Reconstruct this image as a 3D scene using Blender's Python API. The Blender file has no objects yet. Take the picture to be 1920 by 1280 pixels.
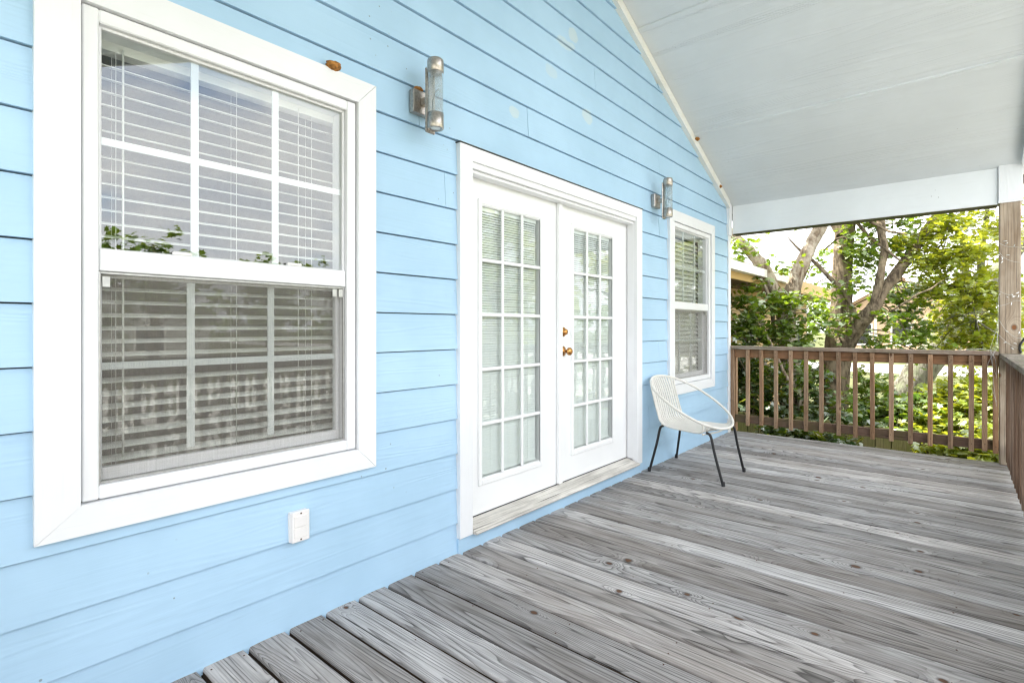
import bpy, bmesh, math, random
import numpy as np
from mathutils import Vector, Matrix, noise as mnoise
random.seed(7)
rng = np.random.default_rng(11)
R = math.radians
scene = bpy.context.scene
COL = scene.collection

# ------------------------------------------------------------------ camera
FPX, TH, HY, CX, CZ = 989.27, .705, 614.56, 2.0983, 1.2204      # photo pixels, radians, pixel row of the horizon, metres
cam_d = bpy.data.cameras.new('camera')
cam = bpy.data.objects.new('camera', cam_d); COL.objects.link(cam)
cam.location = (CX, 0, CZ); cam.rotation_euler = (R(90), 0, TH)
cam_d.sensor_width = 36; cam_d.lens = FPX/1920*36
cam_d.shift_y = -(640-HY)/1920
cam_d.clip_start = .02; cam_d.clip_end = 1500
scene.camera = cam

# ------------------------------------------------------------------ sky, sun, exposure
SUN_EL, SUN_AZ = 53, 192      # degrees; azimuth counted from +x towards +y
sun_dir = Vector((math.cos(R(SUN_EL))*math.cos(R(SUN_AZ)), math.cos(R(SUN_EL))*math.sin(R(SUN_AZ)), math.sin(R(SUN_EL))))
world = bpy.data.worlds.new('World'); scene.world = world; world.use_nodes = True
sun_d = bpy.data.lights.new('sun', 'SUN'); sun_d.energy = 4.4; sun_d.angle = R(.6); sun_d.color = (1, .955, .87)
sun = bpy.data.objects.new('sun', sun_d); COL.objects.link(sun)
sun.rotation_euler = sun_dir.to_track_quat('Z', 'Y').to_euler()
vs = scene.view_settings
vs.view_transform = 'Standard'; vs.look = 'None'; vs.gamma = 1; vs.use_curve_mapping = False
vs.exposure = 2.12
scene.render.engine = 'CYCLES'; scene.cycles.filter_width = 1.3
scene.cycles.max_bounces = 6; scene.cycles.diffuse_bounces = 3; scene.cycles.glossy_bounces = 3
scene.cycles.caustics_reflective = False; scene.cycles.caustics_refractive = False
scene.cycles.transparent_max_bounces = 16; scene.cycles.sample_clamp_indirect = 6


# ------------------------------------------------------------------ node helper
class NT:
    def __init__(s, tree):
        s.t = tree; s.n = tree.nodes; s.l = tree.links
    def new(s, typ, **kw):
        n = s.n.new(typ)
        for k, v in kw.items(): setattr(n, k, v)
        return n
    def put(s, sock, v):
        if v is None: return
        if hasattr(v, 'links') or isinstance(v, bpy.types.NodeSocket): s.l.new(v, sock)
        else:
            try: sock.default_value = v
            except Exception: sock.default_value = tuple(v)+(1,)
    def m(s, op, a, b=None, c=None, clamp=False):
        n = s.new('ShaderNodeMath', operation=op, use_clamp=clamp)
        s.put(n.inputs[0], a); s.put(n.inputs[1], b); s.put(n.inputs[2], c)
        return n.outputs[0]
    def vm(s, op, a, b=None):
        n = s.new('ShaderNodeVectorMath', operation=op)
        s.put(n.inputs[0], a)
        if b is not None: s.put(n.inputs[1], b)
        return n.outputs[1] if op in ('LENGTH', 'DISTANCE', 'DOT_PRODUCT') else n.outputs[0]
    def xyz(s, v):
        n = s.new('ShaderNodeSeparateXYZ'); s.put(n.inputs[0], v); return n.outputs
    def vec(s, x, y, z):
        n = s.new('ShaderNodeCombineXYZ'); s.put(n.inputs[0], x); s.put(n.inputs[1], y); s.put(n.inputs[2], z); return n.outputs[0]
    def noise(s, v, scale=1, detail=2, rough=.5, dist=0):
        n = s.new('ShaderNodeTexNoise'); s.put(n.inputs['Vector'], v)
        n.inputs['Scale'].default_value = scale; n.inputs['Detail'].default_value = detail
        n.inputs['Roughness'].default_value = rough; n.inputs['Distortion'].default_value = dist
        return n.outputs[0]
    def ramp(s, v, a, b, lo=0., hi=1., smooth=True):
        n = s.new('ShaderNodeMapRange'); n.interpolation_type = 'SMOOTHSTEP' if smooth else 'LINEAR'
        s.put(n.inputs[0], v); s.put(n.inputs[1], a); s.put(n.inputs[2], b); s.put(n.inputs[3], lo); s.put(n.inputs[4], hi)
        return n.outputs[0]
    def mix(s, f, a, b, mode='MIX'):
        n = s.new('ShaderNodeMix', data_type='RGBA', blend_type=mode)
        s.put(n.inputs[0], f); s.put(n.inputs[6], a if not isinstance(a, tuple) or len(a) == 4 else a+(1,))
        s.put(n.inputs[7], b if not isinstance(b, tuple) or len(b) == 4 else b+(1,))
        return n.outputs[2]
    def bump(s, h, strength=.3, dist=.01):
        n = s.new('ShaderNodeBump'); n.inputs['Strength'].default_value = strength; n.inputs['Distance'].default_value = dist
        s.put(n.inputs['Height'], h); return n.outputs[0]

def new_mat(name):
    m = bpy.data.materials.new(name); m.use_nodes = True
    t = NT(m.node_tree); t.n.clear()
    out = t.new('ShaderNodeOutputMaterial'); b = t.new('ShaderNodeBsdfPrincipled')
    t.l.new(b.outputs[0], out.inputs[0])
    return m, t, b, out

# world nodes: blue sky with broken white cloud, the same all round
wt = NT(world.node_tree); wt.n.clear()
wo = wt.new('ShaderNodeOutputWorld'); bg = wt.new('ShaderNodeBackground'); wt.l.new(bg.outputs[0], wo.inputs[0])
sky = wt.new('ShaderNodeTexSky', sky_type='NISHITA', sun_disc=False)
sky.sun_elevation = R(SUN_EL); sky.sun_rotation = math.atan2(sun_dir.x, sun_dir.y)
sky.air_density = 1.0; sky.dust_density = 1.5; sky.ozone_density = 1.0
g = wt.new('ShaderNodeTexCoord').outputs['Generated']
gx, gy, gz = wt.xyz(g)
den = wt.m('ADD', wt.m('MAXIMUM', gz, 0.0), .22)
cv = wt.vec(wt.m('DIVIDE', gx, den), wt.m('DIVIDE', gy, den), 4.9)
cn = wt.noise(cv, 1.25, 7, .58, .25)
cover = wt.ramp(cn, .27, .46)
shade = wt.noise(cv, 2.6, 5, .6, .4)
cl = wt.mix(wt.ramp(shade, .3, .7), (5.0, 5.2, 5.6), (6.3, 6.3, 6.3))
bg.inputs[1].default_value = .15
wt.l.new(wt.mix(cover, sky.outputs[0], cl), bg.inputs[0])


# ------------------------------------------------------------------ geometry helpers
class MB:
    def __init__(s): s.v = []; s.f = []; s.sm = []
    def add(s, vs_, fs, smooth=False):
        o = len(s.v); s.v += [tuple(v) for v in vs_]
        for f in fs: s.f.append(tuple(i+o for i in f)); s.sm.append(smooth)
        return s
    def box(s, x0, x1, y0, y1, z0, z1):
        v = [(x0,y0,z0),(x1,y0,z0),(x1,y1,z0),(x0,y1,z0),(x0,y0,z1),(x1,y0,z1),(x1,y1,z1),(x0,y1,z1)]
        return s.add(v, [(0,3,2,1),(4,5,6,7),(0,1,5,4),(1,2,6,5),(2,3,7,6),(3,0,4,7)])
    def cbox(s, x0, x1, y0, y1, z0, z1, c=.003):
        """box with chamfered edges"""
        v = []; X = (x0, x1); Y = (y0, y1); Z = (z0, z1)
        idx = {}
        for i in (0,1):
            for j in (0,1):
                for k in (0,1):
                    sx = c*(1-2*i); sy = c*(1-2*j); sz = c*(1-2*k)
                    idx[i,j,k] = len(v)
                    v += [(X[i], Y[j]+sy, Z[k]+sz), (X[i]+sx, Y[j], Z[k]+sz), (X[i]+sx, Y[j]+sy, Z[k])]
        f = []
        for i in (0,1):
            q = [idx[i,0,0], idx[i,1,0], idx[i,1,1], idx[i,0,1]]; f.append(q if i else q[::-1])
            q = [idx[0,i,0]+1, idx[1,i,0]+1, idx[1,i,1]+1, idx[0,i,1]+1]; f.append(q[::-1] if i else q)
            q = [idx[0,0,i]+2, idx[1,0,i]+2, idx[1,1,i]+2, idx[0,1,i]+2]; f.append(q if i else q[::-1])
        for a in (0,1):
            for b in (0,1):
                A, B = idx[a,b,0], idx[a,b,1]; q = [A, A+1, B+1, B]; f.append(q if (a+b) % 2 else q[::-1])
                A, B = idx[a,0,b], idx[a,1,b]; q = [A, B, B+2, A+2]; f.append(q if (a+b) % 2 else q[::-1])
                A, B = idx[0,a,b], idx[1,a,b]; q = [A+1, A+2, B+2, B+1]; f.append(q if (a+b) % 2 else q[::-1])
        for i in (0,1):
            for j in (0,1):
                for k in (0,1):
                    A = idx[i,j,k]; q = [A, A+1, A+2]; f.append(q if (i+j+k) % 2 else q[::-1])
        return s.add(v, f)
    def prism(s, poly, d):
        """extrude polygon (3-D points) by vector d"""
        n = len(poly); d = Vector(d); a = [Vector(p) for p in poly]; b = [p+d for p in a]
        f = [tuple(range(n))[::-1], tuple(range(n, 2*n))]
        for i in range(n): j = (i+1) % n; f.append((i, j, n+j, n+i))
        return s.add(a+b, f)
    def tube(s, pts, rad, n=8, cap=True):
        pts = [Vector(p) for p in pts]; m = len(pts)
        if not hasattr(rad, '__len__'): rad = [rad]*m
        v = []; up = None
        for i, p in enumerate(pts):
            t = (pts[min(i+1, m-1)]-pts[max(i-1, 0)]).normalized()
            if up is None:
                up = Vector((0,0,1)) if abs(t.z) < .9 else Vector((1,0,0))
            a = t.cross(up)
            if a.length < 1e-6: a = t.orthogonal()
            a.normalize(); b = a.cross(t).normalized(); up = b
            for k in range(n):
                w = 2*math.pi*k/n; v.append(p+(a*math.cos(w)+b*math.sin(w))*rad[i])
        f = []
        for i in range(m-1):
            for k in range(n):
                k2 = (k+1) % n; f.append((i*n+k, i*n+k2, (i+1)*n+k2, (i+1)*n+k))
        s.add(v, f, True)
        if cap:
            o = len(s.v)-m*n
            s.f.append(tuple(o+k for k in range(n))[::-1]); s.sm.append(False)
            s.f.append(tuple(o+(m-1)*n+k for k in range(n))); s.sm.append(False)
        return s
    def lathe(s, prof, n=20, axis='z', org=(0,0,0), smooth=True):
        """prof: (r, h) pairs; closed with fans where r = 0"""
        o = Vector(org); v = []; f = []; m = len(prof)
        for r, h in prof:
            for k in range(n):
                w = 2*math.pi*k/n; a, b = r*math.cos(w), r*math.sin(w)
                v.append(o+(Vector((a,b,h)) if axis == 'z' else Vector((h,a,b)) if axis == 'x' else Vector((b,h,a))))
        for i in range(m-1):
            for k in range(n):
                k2 = (k+1) % n; f.append((i*n+k, i*n+k2, (i+1)*n+k2, (i+1)*n+k))
        return s.add(v, f, smooth)
    def build(s, name, mat=None, parent=None, loc=None):
        me = bpy.data.meshes.new(name); me.from_pydata(s.v, [], s.f); me.update()
        me.polygons.foreach_set('use_smooth', s.sm)
        if mat: me.materials.append(mat)
        bm = bmesh.new(); bm.from_mesh(me); bmesh.ops.recalc_face_normals(bm, faces=bm.faces); bm.to_mesh(me); bm.free()
        return link(name, me, parent, loc)

def link(name, me, parent=None, loc=None):
    o = bpy.data.objects.new(name, me); COL.objects.link(o)
    if parent: o.parent = parent
    if loc: o.location = loc
    return o
def empty(name, loc=(0,0,0)):
    o = bpy.data.objects.new(name, None); COL.objects.link(o); o.location = loc; o.empty_display_size = .2
    return o
def tag(o, label=None, cat=None, group=None, kind=None):
    if label: o['label'] = label
    if cat: o['category'] = cat
    if group: o['group'] = group
    if kind: o['kind'] = kind
    return o
def PY(px, py, y):
    """photo pixel -> point on the vertical plane at distance y along the wall"""
    u = (px-960)/FPX; v = (HY-py)/FPX
    r = Vector((-math.sin(TH)+u*math.cos(TH), math.cos(TH)+u*math.sin(TH), v))
    return Vector((CX, 0, CZ))+r*(y/r.y)


# ------------------------------------------------------------------ materials
def plain(name, col, rough=.5, metal=0., var=.06, nscale=8, bump=0., spec=.5):
    m, t, b, o = new_mat(name)
    p = t.new('ShaderNodeTexCoord').outputs['Object']
    n = t.noise(p, nscale, 4, .6)
    c = t.mix(t.ramp(n, .3, .7), tuple(x*(1-var) for x in col), tuple(min(1, x*(1+var)) for x in col))
    t.put(b.inputs['Base Color'], c); b.inputs['Roughness'].default_value = rough; b.inputs['Metallic'].default_value = metal
    b.inputs['Specular IOR Level'].default_value = spec
    if bump: t.put(b.inputs['Normal'], t.bump(t.noise(p, nscale*6, 4), bump, .002))
    return m

def painted_grain(name, col, along, rough=.55, grain=.35, specks=.25, patches=(), col2=None, gscale=1., yellow=None, dark=.35):
    """painted fibre-cement or timber with embossed wood grain along an axis"""
    m, t, b, o = new_mat(name)
    p = t.new('ShaderNodeTexCoord').outputs['Object']
    rnd = t.new('ShaderNodeObjectInfo').outputs['Random']
    x, y, z = t.xyz(p)
    off = t.m('MULTIPLY', rnd, 37.)
    k = {'x': (1.3, 26, 26), 'y': (26, 1.3, 26), 'z': (26, 26, 1.3)}[along]
    k = tuple(q*gscale for q in k)
    v = t.vec(t.m('ADD', t.m('MULTIPLY', x, k[0]), off), t.m('ADD', t.m('MULTIPLY', y, k[1]), off), t.m('ADD', t.m('MULTIPLY', z, k[2]), off))
    big = t.noise(v, .22, 2, .5, .3)
    band = t.m('FRACT', t.m('MULTIPLY', big, 22.))
    band = t.ramp(t.m('ABSOLUTE', t.m('SUBTRACT', band, .5)), .05, .5)
    fine = t.noise(v, 3.2, 4, .65)
    amt = t.ramp(t.noise(v, .35, 2, .5), .38, .66)
    hgt = t.m('ADD', t.m('MULTIPLY', t.m('MULTIPLY', band, amt), .8), t.m('MULTIPLY', fine, .55))
    t.put(b.inputs['Normal'], t.bump(hgt, grain, .0035))
    base = col
    blot = t.noise(p, 1.6, 4, .6)
    c = t.mix(t.ramp(blot, .3, .75), tuple(q*.955 for q in col), tuple(min(1, q*1.03) for q in (col2 or col)))
    c = t.mix(t.m('MULTIPLY', t.ramp(fine, .45, .3), .10), c, tuple(q*.7 for q in col))
    # fly specks and scuffs
    vo = t.new('ShaderNodeTexVoronoi', feature='F1'); t.put(vo.inputs['Vector'], t.vm('ADD', p, t.vec(off, 0., off))); vo.inputs['Scale'].default_value = 17
    gate = t.m('MULTIPLY', t.ramp(vo.outputs[0], .085, .05), t.ramp(t.noise(p, 2.3, 3), .56, .68))
    c = t.mix(t.m('MULTIPLY', gate, specks), c, (.12, .10, .07))
    warp = t.vm('ADD', p, t.vm('SCALE', t.vm('SUBTRACT', t.new_noise_col(p, 9), (.5, .5, .5))))
    wx, wy, wz = t.xyz(warp)
    for (cy, cz, ry, rz, cc, am) in patches:
        d = t.m('SQRT', t.m('ADD', t.m('POWER', t.m('DIVIDE', t.m('SUBTRACT', wy, cy), ry), 2.), t.m('POWER', t.m('DIVIDE', t.m('SUBTRACT', wz, cz), rz), 2.)))
        c = t.mix(t.m('MULTIPLY', t.ramp(d, 1.05, .8), am), c, cc)
    if yellow: c = t.mix(t.m('MULTIPLY', t.ramp(t.noise(p, 5, 4, .65), .42, .62), yellow), c, (.62, .50, .18))
    t.put(b.inputs['Base Color'], c)
    t.put(b.inputs['Roughness'], t.ramp(fine, .3, .7, rough-.06, rough+.1))
    return m
def _nnc(s, v, scale):
    n = s.new('ShaderNodeTexNoise'); s.put(n.inputs['Vector'], v); n.inputs['Scale'].default_value = scale; n.inputs['Detail'].default_value = 3
    return n.outputs['Color']
NT.new_noise_col = _nnc
_vm = NT.vm
def vm2(s, op, a, b=None):
    if op == 'SCALE':
        n = s.new('ShaderNodeVectorMath', operation='SCALE'); s.put(n.inputs[0], a); n.inputs['Scale'].default_value = .06 if b is None else b
        return n.outputs[0]
    return _vm(s, op, a, b)
NT.vm = vm2

def wood(name, along, light, dark, tint=(.9, .8, .7), tint_amt=.3, lines=1., knots=.45, val=(.8, 1.15), knot_col=(.10, .045, .02), moss=0., rings=26., bump=.5, speck=0.):
    """weathered timber: growth-ring contours that flow round knots, fibre, checks, per-board tone"""
    m, t, b, o = new_mat(name)
    p = t.new('ShaderNodeTexCoord').outputs['Object']
    rnd = t.new('ShaderNodeObjectInfo').outputs['Random']
    x, y, z = t.xyz(p)
    a, c1, c2 = {'x': (x, y, z), 'y': (y, x, z), 'z': (z, x, y)}[along]
    r2 = t.m('FRACT', t.m('MULTIPLY', rnd, 7.31)); r3 = t.m('FRACT', t.m('MULTIPLY', rnd, 53.7)); r4 = t.m('FRACT', t.m('MULTIPLY', rnd, 191.3))
    A = t.m('ADD', a, t.m('MULTIPLY', rnd, 61.)); B = t.m('ADD', c1, t.m('MULTIPLY', r2, 23.)); C = t.m('ADD', c2, t.m('MULTIPLY', r3, 9.))
    # knots
    wob = t.noise(t.vec(t.m('MULTIPLY', A, 6.), t.m('MULTIPLY', B, 14.), C), 1., 3, .6)
    kv = t.vec(t.m('MULTIPLY', A, 2.3), t.m('MULTIPLY', B, 3.1), 0.)
    vo = t.new('ShaderNodeTexVoronoi', feature='F1', voronoi_dimensions='2D'); t.put(vo.inputs['Vector'], kv); vo.inputs['Scale'].default_value = 1.
    d = t.m('ADD', t.m('DIVIDE', vo.outputs['Distance'], 2.7), t.m('MULTIPLY', t.m('SUBTRACT', wob, .5), .006))
    cr, cg, cb = t.xyz(vo.outputs['Color'])
    gate = t.ramp(cr, 1-knots, 1-knots+.02)
    size = t.m('ADD', t.m('MULTIPLY', cg, .013), .008)
    q = t.m('DIVIDE', d, t.m('MULTIPLY', size, 3.2))
    hk = t.m('MULTIPLY', gate, t.m('EXPONENT', t.m('MULTIPLY', t.m('MULTIPLY', q, q), -1.)))
    core = t.m('MULTIPLY', gate, t.ramp(t.m('DIVIDE', d, size), 1.0, .72))
    rim = t.m('MULTIPLY', gate, t.ramp(t.m('DIVIDE', d, size), 1.6, .95))
    # rings
    h = t.noise(t.vec(t.m('MULTIPLY', A, .42), t.m('MULTIPLY', B, 5.5), t.m('MULTIPLY', C, 5.5)), 1., 2., .35, .1)
    h2 = t.noise(t.vec(t.m('MULTIPLY', A, 3.0), t.m('MULTIPLY', B, 30.), t.m('MULTIPLY', C, 30.)), 1., 2, .5)
    rs = t.m('ADD', t.m('MULTIPLY', r4, rings*.8), rings*.6)
    ring = t.m('ADD', t.m('ADD', t.m('MULTIPLY', h, rs), t.m('MULTIPLY', B, t.m('MULTIPLY', r3, 22.))), t.m('ADD', t.m('MULTIPLY', hk, 4.2), t.m('MULTIPLY', h2, .3)))
    fr = t.m('FRACT', ring)
    line = t.m('MULTIPLY', t.m('POWER', fr, 3.4), t.ramp(fr, 1.0, .94))
    fib = t.noise(t.vec(t.m('MULTIPLY', A, 2.6), t.m('MULTIPLY', B, 105.), t.m('MULTIPLY', C, 105.)), 1., 3, .6)
    str2 = t.noise(t.vec(t.m('MULTIPLY', A, 1.4), t.m('MULTIPLY', B, 46.), t.m('MULTIPLY', C, 46.)), 1., 4, .65)
    chk = t.noise(t.vec(t.m('MULTIPLY', A, 2.2), t.m('MULTIPLY', B, 95.), t.m('MULTIPLY', C, 95.)), 1., 2, .5)
    chk2 = t.noise(t.vec(t.m('MULTIPLY', A, 1.1), t.m('MULTIPLY', B, 120.), t.m('MULTIPLY', C, 120.)), 1., 2, .5)
    check = t.m('MAXIMUM', t.ramp(chk, .675, .725), t.m('MULTIPLY', t.ramp(chk2, .64, .70), .6))
    blot = t.noise(t.vec(t.m('MULTIPLY', A, 2.2), t.m('MULTIPLY', B, 8.), C), 1., 5, .65)
    fade = t.ramp(t.noise(t.vec(t.m('MULTIPLY', A, 1.1), t.m('MULTIPLY', B, 6.), C), 1., 3, .6), .32, .66, .45, 1.)
    col = t.mix(t.m('MULTIPLY', t.m('MULTIPLY', line, fade), .98*lines), light, dark)
    col = t.mix(t.ramp(str2, .52, .75, 0., .45), col, dark)
    col = t.mix(t.ramp(str2, .46, .25, 0., .35), col, tuple(min(1, q_*1.35) for q_ in light))
    col = t.mix(t.m('MULTIPLY', t.ramp(blot, .42, .70), tint_amt), col, tuple(l*k_ for l, k_ in zip(light, tint)))
    col = t.mix(t.m('MULTIPLY', t.ramp(r3, .35, .9), tint_amt), col, t.mix(1., col, tint, 'MULTIPLY'))
    fv = t.ramp(fib, .25, .75, .72, 1.25, False)
    vv = t.m('MULTIPLY', fv, t.ramp(r2, 0., 1., val[0], val[1], False))
    vv = t.m('MULTIPLY', vv, t.ramp(blot, .28, .72, 1.32, .70, False))
    g_ = t.new('ShaderNodeCombineColor'); [t.put(g_.inputs[i], vv) for i in range(3)]
    col = t.mix(1., col, g_.outputs[0], 'MULTIPLY')
    pale = t.m('MULTIPLY', t.m('MULTIPLY', gate, t.ramp(t.m('DIVIDE', d, size), 4.2, 1.4)), t.ramp(cb, .3, .8, 0., .4))
    col = t.mix(pale, col, tuple(min(1, q_*1.5) for q_ in light))
    col = t.mix(t.m('MULTIPLY', rim, .55), col, tuple(q_*.55 for q_ in dark))
    col = t.mix(t.m('MULTIPLY', core, .9), col, t.mix(wob, tuple(q_*.45 for q_ in knot_col), tuple(q_*1.7 for q_ in knot_col)))
    col = t.mix(t.m('MULTIPLY', check, .85), col, (.018, .014, .012))
    if moss:
        wp = t.new('ShaderNodeNewGeometry').outputs['Position']
        mm = t.ramp(t.noise(wp, 3.2, 5, .65), .42, .62)
        col = t.mix(t.m('MULTIPLY', mm, moss), col, (.075, .085, .018))
    if speck:
        wp = t.new('ShaderNodeNewGeometry').outputs['Position']
        wx, wy, wz = t.xyz(wp)
        # green damp corner of the deck by the post
        dd = t.m('ADD', t.m('MULTIPLY', t.m('SUBTRACT', 6.7, wy), .75), t.m('MULTIPLY', t.m('ABSOLUTE', t.m('SUBTRACT', 2.35, wx)), .42))
        gm = t.m('MULTIPLY', t.ramp(dd, .95, .1), t.ramp(t.noise(t.vec(t.m('MULTIPLY', wx, 1.1), t.m('MULTIPLY', wy, 7.), 0.), 1.6, 4, .6), .38, .62))
        col = t.mix(t.m('MULTIPLY', gm, .75), col, (.085, .075, .025))
        ed = t.ramp(wy, 6.50, 6.60)
        col = t.mix(t.m('MULTIPLY', ed, .7), col, (.13, .15, .05))
    t.put(b.inputs['Base Color'], col)
    b.inputs['Roughness'].default_value = .8; b.inputs['Specular IOR Level'].default_value = .25
    hh = t.m('SUBTRACT', t.m('ADD', t.m('MULTIPLY', fib, .4), t.m('MULTIPLY', str2, .5)), t.m('MULTIPLY', check, 1.2))
    t.put(b.inputs['Normal'], t.bump(hh, bump, .004))
    return m

def wall_patch(px, py, ry, rz, c=(.62, .68, .66), am=.5):
    u = (px-960)/FPX; r = (-math.sin(TH)+u*math.cos(TH), math.cos(TH)+u*math.sin(TH), (HY-py)/FPX)
    k = (.02-CX)/r[0]; return (r[1]*k, CZ+r[2]*k, ry, rz, c, am)
M = {}
M['siding'] = painted_grain('blue_paint', (.40, .602, .785), 'y', .5, .26, .6, col2=(.425, .622, .805), patches=[
    wall_patch(967, 208, .055, .045), wall_patch(1103, 219, .075, .045), wall_patch(1075, 66, .06, .06, am=.5), wall_patch(1062, 82, .12, .035, am=.4), wall_patch(1035, 132, .08, .045, am=.3)])
M['trim_y'] = painted_grain('white_trim_horizontal', (.80, .815, .84), 'y', .45, .22, .3)
M['trim_z'] = painted_grain('white_trim_vertical', (.80, .815, .84), 'z', .45, .22, .3)
M['beam'] = painted_grain('white_beam_paint', (.82, .85, .88), 'x', .5, .2, .9)
M['ceiling'] = painted_grain('white_ceiling_paint', (.68, .71, .735), 'x', .6, .9, .35, gscale=.7)
M['rake'] = painted_grain('cream_rake_paint', (.80, .81, .79), 'y', .5, .15, .6, yellow=.12)
M['vinyl'] = plain('white_vinyl', (.80, .81, .83), .35, var=.02, nscale=3)
M['door'] = plain('white_door_paint', (.86, .87, .88), .32, var=.02, nscale=2)
M['blind'] = plain('white_blind', (.84, .83, .80), .45, var=.02)
M['minib'] = plain('mini_blind', (.84, .86, .86), .35, var=.03)
M['gap'] = plain('dark_gasket', (.05, .05, .05), .8)
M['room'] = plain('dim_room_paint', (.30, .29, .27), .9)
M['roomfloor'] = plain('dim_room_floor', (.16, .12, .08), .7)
M['brass'] = plain('aged_brass', (.55, .27, .09), .25, 1., .25, 60)
M['metal'] = plain('spotted_nickel', (.45, .41, .37), .3, .9, .22, 90, .1)
M['steel'] = plain('grey_metal', (.45, .45, .44), .4, .8, .1, 40)
M['black'] = plain('black_leg_paint', (.012, .012, .014), .4, var=.2)
M['cord'] = plain('white_chair_cord', (.74, .72, .67), .55, var=.03, nscale=10)
M['plastic'] = plain('white_plastic', (.82, .80, .79), .35, var=.03)
M['screw'] = plain('rusty_screw', (.08, .03, .015), .7, var=.3, nscale=200)
M['mud'] = plain('mud_nest', (.34, .15, .035), .95, var=.5, nscale=70, bump=.6)
M['wire'] = plain('clear_wire', (.62, .62, .58), .35)
M['bulb'] = plain('small_bulb', (.85, .85, .82), .15)
M['asphalt'] = plain('pale_concrete', (.50, .49, .47), .9, var=.15, nscale=2)
M['shingle'] = plain('roof_shingle', (.12, .10, .085), .9, var=.35, nscale=14, bump=.4)
M['thresh'] = wood('pale_threshold_wood', 'y', (.62, .60, .56), (.42, .395, .35), tint_amt=.1, lines=.6, knots=.05, val=(.98, 1.03), rings=40, bump=.25)
M['deck'] = wood('weathered_deck', 'x', (.43, .42, .416), (.020, .018, .017), (1.0, .91, .83), .38, 1., .52, (.62, 1.22), rings=31, bump=.7, speck=1)
M['deck_edge'] = wood('gap_shade_board_edge', 'x', (.075, .052, .038), (.03, .022, .016), knots=.1)  # board sides coloured dark to stand in for shade in the gaps
M['rail_x'] = wood('rail_wood_lengthwise', 'x', (.31, .25, .20), (.12, .08, .055), (.9, .62, .48), .5, .8, .25, (.85, 1.1), rings=30, moss=.35)
M['rail_y'] = wood('rail_wood_side', 'y', (.24, .21, .18), (.08, .06, .05), (.9, .75, .6), .4, .8, .25, (.85, 1.1), rings=30, moss=.5)
M['rail_in'] = wood('brown_rail_wood', 'x', (.30, .165, .09), (.14, .072, .04), (1, .85, .7), .3, .8, .15, (.85, 1.1), rings=40, moss=.15)
M['rail_low'] = wood('damp_rail_wood', 'x', (.15, .095, .07), (.06, .035, .025), (.9, .85, .6), .4, .8, .15, (.85, 1.1), rings=40, moss=.45)
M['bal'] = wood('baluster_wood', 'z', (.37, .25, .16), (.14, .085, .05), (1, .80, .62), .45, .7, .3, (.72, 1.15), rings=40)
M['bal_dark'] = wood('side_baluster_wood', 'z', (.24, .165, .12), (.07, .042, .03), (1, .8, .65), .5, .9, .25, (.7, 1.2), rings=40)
M['post'] = wood('post_wood', 'z', (.37, .30, .23), (.15, .105, .07), (.95, .8, .65), .5, .65, .8, (.95, 1.05), (.22, .085, .03), rings=12)
M['fence'] = wood('mossy_fence_wood', 'z', (.11, .095, .045), (.04, .035, .018), (.7, .9, .4), .6, .7, .3, (.6, 1.1), moss=.5)

def glass_mat(name, ior=1.62, tint=(.90, .93, .92), rough=.0, refl=(1, 1, 1), wob=0.):
    m, t, b, o = new_mat(name); t.n.remove(b)
    tr = t.new('ShaderNodeBsdfTransparent'); tr.inputs[0].default_value = tint+(1,)
    gl = t.new('ShaderNodeBsdfGlossy'); gl.inputs['Roughness'].default_value = rough; gl.inputs[0].default_value = refl+(1,)
    if wob:
        p = t.new('ShaderNodeTexCoord').outputs['Object']
        t.put(gl.inputs['Normal'], t.bump(t.noise(p, 3.5, 2), wob, .01))
    g_ = t.new('ShaderNodeNewGeometry')
    cs = t.m('ABSOLUTE', t.vm('DOT_PRODUCT', g_.outputs['Normal'], g_.outputs['Incoming']))
    f0 = ((ior-1)/(ior+1))**2
    mx = t.new('ShaderNodeMixShader')
    f = t.m('ADD', t.m('MULTIPLY', t.m('POWER', t.m('SUBTRACT', 1., cs), 5.), 1-f0), f0, clamp=True)
    t.put(mx.inputs[0], f); t.l.new(tr.outputs[0], mx.inputs[1]); t.l.new(gl.outputs[0], mx.inputs[2]); t.l.new(mx.outputs[0], o.inputs[0])
    return m
M['glass'] = glass_mat('window_glass', 1.75, (.95, .97, .96))
M['glass_low'] = glass_mat('lower_window_glass', 1.5, (.95, .97, .96))
M['dglass'] = glass_mat('door_glass', 1.5, (.96, .98, .97), wob=.12)
M['lglass'] = glass_mat('lamp_glass', 1.6, (.94, .96, .96))
def _dust(m, amt):
    t = NT(m.node_tree); out = next(n for n in t.n if n.type == 'OUTPUT_MATERIAL'); src = out.inputs[0].links[0].from_socket
    df = t.new('ShaderNodeBsdfDiffuse'); df.inputs[0].default_value = (.62, .66, .68, 1); mx = t.new('ShaderNodeMixShader')
    p = t.new('ShaderNodeTexCoord').outputs['Object']
    t.put(mx.inputs[0], t.ramp(t.noise(p, 160, 3, .6), .35, .75, amt*.5, amt*1.8)); t.l.new(src, mx.inputs[1]); t.l.new(df.outputs[0], mx.inputs[2]); t.l.new(mx.outputs[0], out.inputs[0])
_dust(M['lglass'], .16)
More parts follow.
